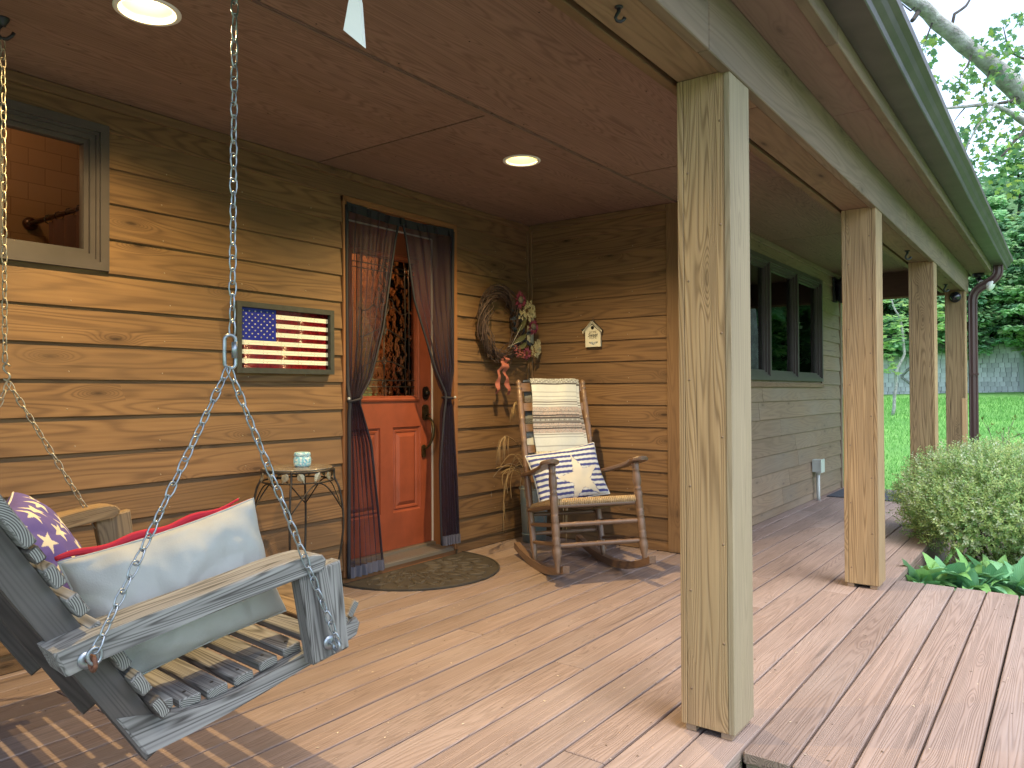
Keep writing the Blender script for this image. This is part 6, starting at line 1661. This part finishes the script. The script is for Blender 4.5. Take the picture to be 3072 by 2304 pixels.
# ---- old shingled barn wall at the end of the lawn
def shed():
    A = V((33.2, 7.2, 0)); B = V((35.9, -1.75, 0)); d = (B-A); L = d.length; d.normalize(); nrm = V((d.y, -d.x, 0)); nrm = nrm if nrm.x < 0 else -nrm
    zb = .80; zt = 2.85; t = thing("shingled_shed", "old grey shingled shed at the far end of the lawn under the trees", "shed", T((A+B)/2+V((0, 0, zb))))
    mb = MB(); C_ = [A, B, B-nrm*4, A-nrm*4]; vs = [V((p.x, p.y, zb-1.6)) for p in C_]+[V((p.x, p.y, zt+.05)) for p in C_]
    mb.add(vs, [(0, 1, 5, 4), (1, 2, 6, 5), (2, 3, 7, 6), (3, 0, 4, 7), (4, 5, 6, 7)]); wl = mb.build("wall", plain("shed_dark", (.05, .055, .055), .9), t)
    m = plain("shed_shingle", (.46, .50, .51), .85, nscale=2.2, namt=.25, c2=(.28, .32, .32))
    nt = m.node_tree; b = nt.nodes["Principled BSDF"]; oi = N(nt, "ShaderNodeObjectInfo"); hs = N(nt, "ShaderNodeHueSaturation"); l0 = b.inputs["Base Color"].links[0].from_socket; nt.links.new(l0, hs.inputs["Color"]); nt.links.new(mth(nt, 'MULTIPLY_ADD', oi.outputs["Random"], .35, .8), hs.inputs["Value"]); nt.links.new(hs.outputs[0], b.inputs["Base Color"])
    r = random.Random(6); wds = [.20, .24, .17, .22]; SM = {}
    rows = 11; h = (zt-zb)/rows; cnt = 0; rest = MB()
    for j in range(rows):
        x = -.15*(j % 2)
        while x < L:
            w_ = r.choice(wds)
            x0, x1 = max(x, 0), min(x+w_, L)
            if x1-x0 > .05:
                z = zb+j*h+r.uniform(-.008, .008)
                vis = (x0 > L-6.9)
                key = round(x1-x0, 2)
                M = frame3(A+d*(x0+.006)+nrm*.004+V((0, 0, z)), d, UZ)
                if (M.to_3x3() @ V((0, 0, 1))).dot(nrm) < 0: M = frame3(A+d*(x1-.006)+nrm*.004+V((0, 0, z)), -d, UZ)
                if vis and cnt < 296:
                    if key not in SM:
                        q = MB(); ww = key-.016; q.add([(0, 0, .03), (ww, 0, .03), (ww, h*1.05, .008), (0, h*1.05, .008), (0, 0, 0), (ww, 0, 0), (ww, h*1.05, 0), (0, h*1.05, 0)], [(0, 1, 2, 3), (4, 5, 1, 0), (5, 6, 2, 1), (7, 4, 0, 3), (6, 7, 3, 2)]); SM[key] = q.mesh("shingle", m)
                    link(bpy.data.objects.new("shingle", SM[key]), wl, M); cnt += 1
                else:
                    rest.mbox(M, (0, 0, 0), (key-.016, h*1.02, .022))
            x += w_
    if rest.v: tag(rest.build("shingle_rest", m, wl), kind='stuff')
    # corner board, foundation stones, sagging sill, roof edge
    mb = MB(); p = B+nrm*.04; mb.box((p.x-.07, p.y-.05, zb-.1), (p.x+.07, p.y+.09, zt)); mb.build("corner_board", plain("shed_trim", (.27, .33, .31), .85), t)
    st = plain("field_stone", (.22, .20, .17), .9, nscale=3)
    for i in range(26):
        x = L-.2-i*.36; 
        if x < 0: break
        q = MB(); c = A+d*x+nrm*.05; s = r.uniform(.13, .2); q.lathe([(s*.5, -.28), (s, -.18), (s, -.05), (s*.6, .0)], T(c.x, c.y, zb) @ Matrix.Scale(1.2, 4, d), 7); q.build("foundation_stone", st, t)
    mb = MB(); Mr2 = frame3(A-d*.4+nrm*.5+V((0, 0, zt-.03)), d, (-nrm*1.0+UZ*.55).normalized()); mb.mbox(Mr2, (0, 0, 0), (L+.8, 5.2, .07)); mb.build("roof", plain("shed_roof", (.10, .11, .10), .9, nscale=3), t)
    mb = MB(); 
    o_ = A+d*(L-4.28)+nrm*.05
    for s_ in (-1, 1):
        for z0_, z1_ in ((1.55, 1.95), (1.55, 1.15)):
            mb.tube([o_+d*(-.0)+V((0, 0, 1.72)) if 0 else o_+V((0, 0, z0_+.05)), o_+d*.42*1+V((0, 0, z1_+.1))], .045, 4)
    mb.build("cross_board", plain("board_pale", (.45, .48, .46), .8), t)
shed()

# ---- trees
M_BARK = plain("bark_lichen", (.38, .39, .38), .9, nscale=9, namt=.3, c2=(.20, .19, .19), bump=1., bscale=26, bd=.03)
M_BARKD = plain("bark_dark", (.06, .05, .045), .9, nscale=7, bump=.6, bscale=20, bd=.02)
def crown_mesh(seed, RX, RZ, nclump, nleaf, size, cols, flat=.75, base=0.):
    r = random.Random(seed); mb = MB()
    for i in range(nclump):
        v = V((r.gauss(0, 1), r.gauss(0, 1), r.gauss(0, 1))).normalized(); f = r.uniform(.35, 1.0)**.5*(1+.25*noise.noise(v*2+V((seed, 0, 0))))
        c = V((v.x*RX*f, v.y*RX*f, v.z*RZ*f)); cr = r.uniform(.35, .8)*RX*.33; tone = r.random(); cc = cols[int(tone*len(cols))]
        k2 = 1+.25*r.uniform(-1, 1)
        for k in range(nleaf):
            a = r.uniform(0, 6.28); q = cr*math.sqrt(r.random()); p = c+V((q*math.cos(a), q*math.sin(a), r.gauss(0, .16)*cr*2*flat-.25*q*flat))
            d = V((math.cos(a)+r.uniform(-.7, .7), math.sin(a)+r.uniform(-.7, .7), r.uniform(-.7, .15))).normalized(); nn = (UZ+V((r.uniform(-.6, .6), r.uniform(-.6, .6), 0))).normalized()
            L = size*r.uniform(.7, 1.3); diamond(mb, p, d, nn, L, L*.75, jit(tuple(x*k2 for x in cc), r, .2))
    return mb.mesh("crown", M_LEAF)
GC = [(.26, .50, .25), (.20, .42, .22), (.34, .58, .26), (.16, .35, .20)]
GL = [(.33, .58, .28), (.27, .52, .26), (.42, .64, .28), (.22, .45, .24)]
def forest():
    r = random.Random(99)
    CM = [crown_mesh(1, 2.6, 4.6, 130, 85, .31, GC), crown_mesh(2, 3.0, 3.8, 130, 85, .31, GL), crown_mesh(3, 2.2, 5.2, 120, 85, .29, GC+GL)]
    TM = []
    for s in range(3):
        mb = MB(); rr = random.Random(s); h = 9
        tr = [V((noise.noise(V((s, z*.2, 0)))*.5, noise.noise(V((s+5, z*.2, 0)))*.5, z)) for z in range(-1, h+1)]
        mb.tube(tr, [.17*(1-.07*k) for k in range(len(tr))], 8)
        for k in range(16):
            z = rr.uniform(2.0, h-.5); b = tr[int(z)+1]; a = rr.uniform(0, 6.28); l_ = rr.uniform(.8, 2.3); m_ = b+V((math.cos(a)*l_*.5, math.sin(a)*l_*.5, .25)); mb.tube([b, m_, b+V((math.cos(a)*l_, math.sin(a)*l_, .7))], [.05, .03, .012], 5)
        TM.append(mb.mesh("trunk", M_BARKD))
    spots = []
    for i in range(17): spots.append((36.5+r.uniform(-.8, 2.5), 13-i*1.9+r.uniform(-.6, .6), r.uniform(.7, .88)))
    for i in range(15): spots.append((41.5+r.uniform(-1.5, 1.5), 14-i*2.2+r.uniform(-.7, .7), r.uniform(.8, .95)))
    for i in range(12): spots.append((48+r.uniform(-2, 2), 16-i*3.0+r.uniform(-1, 1), r.uniform(.8, .92)))
    spots += [(33.2, -5.6, .85), (30.0, -10.5, .9), (35, -13, 1.), (27, -14, .9)]
    lab = "leafy green woodland tree in the mixed trees beyond the lawn"
    for i, (x, y, s) in enumerate(spots):
        z = gh(x, y); t = thing("forest_tree", lab, "tree", T(x, y, z), "woodland trees beyond the lawn")
        k = i % 3; M = T(x, y, z) @ Matrix.Rotation(r.uniform(0, 6.28), 4, 'Z') @ Matrix.Scale(s, 4)
        link(bpy.data.objects.new("trunk", TM[k]), t, M); link(bpy.data.objects.new("crown", CM[k]), t, M @ T(0, 0, [5.6, 5.0, 6.2][k]))
    # understory along the shed's edge
    US = crown_mesh(14, 1.35, 1.15, 60, 85, .17, GL, .5); US2 = crown_mesh(15, 1.2, 1.3, 60, 85, .17, GC, .5)
    mbs = MB(); 
    for k in range(6): mbs.tube([(0, 0, -1.3), (.25*math.cos(k), .25*math.sin(k), -.4), (.7*math.cos(k), .7*math.sin(k), .5)], [.04, .025, .01], 5)
    ST = mbs.mesh("stems", M_BARKD)
    for i, (x, y, z, s) in enumerate([(34.9, .4, 3.9, 1.15), (35.3, -2.3, 3.7, 1.2), (34.0, 2.6, 3.7, 1.1), (33.7, 4.2, 4.3, 1.3), (36.0, -1.0, 4.9, 1.4), (35.6, -4.0, 2.4, 1.2), (35.0, 1.6, 4.9, 1.3), (36.2, -3.4, 4.8, 1.4), (33.4, 6.2, 3.4, 1.2)]):
        t = thing("understory_bush", "bright green understory branches hanging over the shingled shed roof", "bush", T(x, y, z-1.3*s), "understory bushes over the shed")
        M = T(x, y, z) @ Matrix.Rotation(i*1.3, 4, 'Z') @ Matrix.Scale(s, 4); link(bpy.data.objects.new("stems", ST), t, M); link(bpy.data.objects.new("crown", US if i % 2 else US2), t, M)
forest()

LEAFC = {}
def maple_leaf(mb, p, d, n_, s, c):
    sd = d.cross(n_).normalized(); out = [(0, 0), (-.12, .18), (-.45, .12), (-.34, .34), (-.56, .52), (-.24, .58), (-.16, .78), (0, 1.0), (.16, .78), (.24, .58), (.56, .52), (.34, .34), (.45, .12), (.12, .18)]
    ctr = (0, .42); b = [p+sd*x*s+d*y*s+n_*(-.18*abs(x)*s) for x, y in [ctr]+out]; n = len(out)
    mb.add(b, [(0, 1+i, 1+(i+1) % n) for i in range(n)], c)
def maple_tree():
    r = random.Random(55)
    base = V((at(3330, 900, 10.4).x, at(3330, 900, 10.4).y, -.3))
    t = thing("maple_tree", "maple with a lichen covered limb and lobed leaves crossing the sky at the upper right", "tree", T(base))
    fork = at(3290, 470, 9.7)
    mb = MB(); mb.tube([base+V((0, 0, -.3)), base.lerp(fork, .3)+V((.1, 0, 0)), base.lerp(fork, .7), fork], [.30, .25, .21, .2], 14); mb.build("trunk", M_BARK, t)
    limb = [fork, at(3180, 370, 9.5), at(3072, 285, 9.3), at(2985, 205, 9.2), at(2905, 140, 9.1), at(2845, 95, 9.0), at(2785, 40, 8.9), at(2735, 5, 8.8), at(2660, -60, 8.7), at(2560, -140, 8.6)]
    rad = [.175, .165, .15, .125, .11, .10, .095, .085, .07, .05]
    def wig(pts, rs, k=4, amp=.015):
        P_, R_ = [], []
        for i in range(len(pts)-1):
            for s_ in range(k):
                f = s_/k; p = pts[i].lerp(pts[i+1], f); P_.append(p+V((noise.noise(p*3), noise.noise(p*3+V((9, 0, 0))), noise.noise(p*3+V((0, 9, 0)))))*amp); R_.append((rs[i]*(1-f)+rs[i+1]*f)*(1+.08*noise.noise(p*6)))
        P_.append(pts[-1]); R_.append(rs[-1]); return P_, R_
    mb = MB(); mb.tube(*wig(limb, [x*.86 for x in rad], 5, .025), 16); mb.build("limb", M_BARK, t)
    dk = M_BARKD
    limbs = [([at(3150, 420, 9.4), at(3072, 365, 9.2), at(3020, 335, 9.1), at(2975, 312, 9.0), at(2920, 318, 8.9), at(2850, 325, 8.8), at(2780, 330, 8.7)], [.06, .045, .035, .025, .02, .017, .01], M_BARK),
             ([at(2855, 80, 9.0), at(2862, 42, 9.0), at(2895, 18, 9.1), at(2925, -15, 9.2)], [.02, .017, .015, .012], dk),
             ([at(2756, 28, 8.9), at(2748, 45, 8.8), at(2736, 62, 8.75)], [.035, .028, .024], dk), ([at(2745, 22, 8.8), at(2732, 35, 8.8), at(2720, 25, 8.8), at(2700, 5, 8.8)], [.012, .01, .008, .006], dk),
             ([at(2985, 312, 9.0), at(2960, 345, 8.9), at(2930, 385, 8.9), at(2905, 430, 8.8), at(2890, 480, 8.8)], [.018, .014, .012, .009, .006], M_BARK),
             ([at(3080, 380, 9.3), at(3050, 420, 9.1), at(3010, 460, 9.), at(2985, 480, 9.)], [.025, .018, .013, .01], dk), ([at(3072, 280, 9.3), at(3030, 305, 9.2), at(2990, 312, 9.1)], [.03, .02, .015], dk),
             ([at(3090, 180, 9.6), at(3060, 172, 9.5), at(3040, 160, 9.4), at(3020, 120, 9.4), at(3010, 80, 9.4)], [.02, .015, .012, .008, .005], dk),
             ([at(2920, 150, 9.1), at(2900, 200, 9.0), at(2880, 235, 8.9)], [.012, .009, .005], dk), ([at(2975, 200, 9.2), at(2960, 240, 9.1), at(2950, 275, 9.1)], [.012, .009, .005], dk), ([at(2900, 318, 8.9), at(2880, 340, 8.9), at(2862, 365, 8.9)], [.009, .007, .004], dk),
             ([at(2800, 60, 8.9), at(2780, 110, 8.9), at(2770, 140, 8.9), at(2800, 125, 8.9)], [.01, .008, .006, .004], dk)]
    for pts, rs, m in limbs:
        mb = MB(); mb.tube(*wig(pts, rs, 4, .02), 7); mb.build("branch", m, t)
    cl = [(2788, 112, 20, 8), (2775, 138, 18, 7), (2812, 118, 14, 6), (2803, 150, 10, 4), (2790, 190, 10, 4), (2812, 232, 16, 5), (2800, 222, 8, 3),
          (2925, 125, 16, 7), (2955, 128, 16, 7), (2975, 152, 18, 8), (2950, 155, 14, 6), (2890, 245, 22, 10), (2862, 240, 18, 7), (2855, 258, 10, 4), (2905, 215, 16, 8), (2895, 195, 14, 5), (2872, 295, 14, 6), (2880, 270, 12, 4), (2925, 235, 14, 6), (2960, 238, 14, 6),
          (2985, 95, 12, 5), (2990, 80, 10, 4), (3020, 65, 16, 7), (3050, 45, 14, 6), (3060, 65, 12, 5), (3005, 110, 12, 4), (3030, 100, 12, 4), (3010, 150, 22, 12), (3040, 190, 26, 14), (3000, 195, 22, 10), (3050, 225, 20, 12), (2990, 230, 20, 9), (3060, 150, 20, 10), (3020, 130, 18, 7),
          (2960, 280, 26, 12), (3000, 290, 26, 12), (3040, 330, 30, 14), (2990, 345, 30, 14), (2940, 350, 26, 12), (2900, 375, 26, 12), (2960, 400, 40, 22), (3030, 400, 40, 22), (2890, 420, 30, 14), (2940, 450, 45, 24), (3010, 470, 45, 24), (3060, 440, 30, 16), (2900, 500, 40, 20), (2980, 530, 50, 26), (3050, 540, 40, 20), (2740, 45, 6, 0)]
    mb = MB()
    for (u, v, sp, n) in cl:
        for k in range(int(n*1.5)):
            p = at(u+r.gauss(0, sp*.6), v+r.gauss(0, sp*.55), r.uniform(8.6, 9.7)); a = r.uniform(0, 6.28); d = V((math.cos(a)*.7, math.sin(a)*.7, r.uniform(-1, -.1))).normalized(); nn = V((r.uniform(-1, 1), r.uniform(-1, 1), r.uniform(.1, 1))).normalized(); nn = (nn-d*nn.dot(d)).normalized()
            maple_leaf(mb, p, d, nn, r.uniform(.055, .10), jit(r.choice([(.16, .33, .10), (.11, .26, .10), (.26, .42, .08), (.10, .22, .11)]), r, .2))
    mb.build("leaves", M_LEAF, t)
    # young maple beyond the porch posts
    p0 = at(2676, 1192, 21); t2 = thing("maple_sapling", "young maple sapling with large leaves seen between the second and third posts", "tree", T(p0.x, p0.y, gh(p0.x, p0.y)))
    mb = MB(); st = [V((p0.x, p0.y, gh(p0.x, p0.y)-.1)), at(2690, 1120, 21), at(2712, 1060, 21), at(2700, 960, 21), at(2672, 900, 21), at(2665, 820, 21)]; mb.tube(*wig(st, [.045, .04, .035, .028, .02, .015], 4, .05), 8); mb.build("trunk", M_BARK, t2)
    mb = MB()
    for (u, v, sp, n) in ((2665, 955, 16, 10), (2690, 975, 16, 12), (2700, 1005, 14, 12), (2680, 1020, 18, 14), (2660, 1040, 14, 10), (2672, 1068, 14, 10), (2685, 1092, 14, 10), (2665, 1108, 16, 10), (2705, 950, 14, 10), (2700, 910, 12, 8), (2660, 900, 16, 8), (2820, 915, 14, 12), (2825, 940, 14, 10), (2818, 975, 10, 8), (2640, 980, 20, 14), (2620, 1040, 22, 14), (2740, 960, 22, 14), (2770, 940, 22, 12)):
        for k in range(int(n*1.3)):
            p = at(u+r.gauss(0, sp*.5), v+r.gauss(0, sp*.45), r.uniform(20.3, 21.7)); a = r.uniform(0, 6.28); d = V((math.cos(a), math.sin(a), r.uniform(-.5, 0))).normalized(); nn = (UZ+V((r.uniform(-.6, .2), r.uniform(-.5, .5), 0))).normalized(); nn = (nn-d*nn.dot(d)).normalized()
            maple_leaf(mb, p, d, nn, r.uniform(.14, .24), jit(r.choice([(.22, .42, .13), (.16, .34, .12), (.28, .46, .12)]), r, .2))
    mb.build("leaves", M_LEAF, t2)
maple_tree()
def red_barn():
    t = thing("red_barn", "red plank barn that shows only as a reflection in the triple window", "barn", T(47, -11.5, .8)); mb = MB()
    mb.box((46, -15, .2), (50, -9.0, 4.2)); mb.build("wall", plain("barn_red", (.16, .035, .035), .8, nscale=2), t)
    mb = MB(); mb.prism([(-15.5, 4.1), (-12, 6.2), (-8.5, 4.1)], Mr, 45.6, 50.4); mb.build("roof", M_SHINGLE, t)
    mb = MB(); mb.box((45.94, -12.8, .9), (46.0, -11.2, 3.2)); mb.build("door", plain("barn_door", (.10, .03, .03), .8), t)
red_barn()

# small leaf litter on the boards
def litter():
    r = random.Random(13); mb = MB()
    for i in range(420):
        x = r.uniform(1.0, 4.5); y = r.uniform(-2.4 if x < 2.25 else -3.3, -.1)
        a = r.uniform(0, 6.28); s = r.uniform(.0025, .007); c = r.choice([(.60, .50, .36), (.12, .09, .06), (.45, .38, .28), (.10, .07, .05)])
        mb.add([(x+s*math.cos(a), y+s*math.sin(a), .0015), (x-s*.5*math.sin(a), y+s*.5*math.cos(a), .002), (x-s*math.cos(a), y-s*math.sin(a), .0015), (x+s*.5*math.sin(a), y-s*.5*math.cos(a), .0025)], [(0, 3, 2, 1)], c)
    tag(mb.build("deck_litter", M_VC), "tiny specks of dry leaf litter scattered on the deck boards", "leaf litter", kind='stuff')
litter()
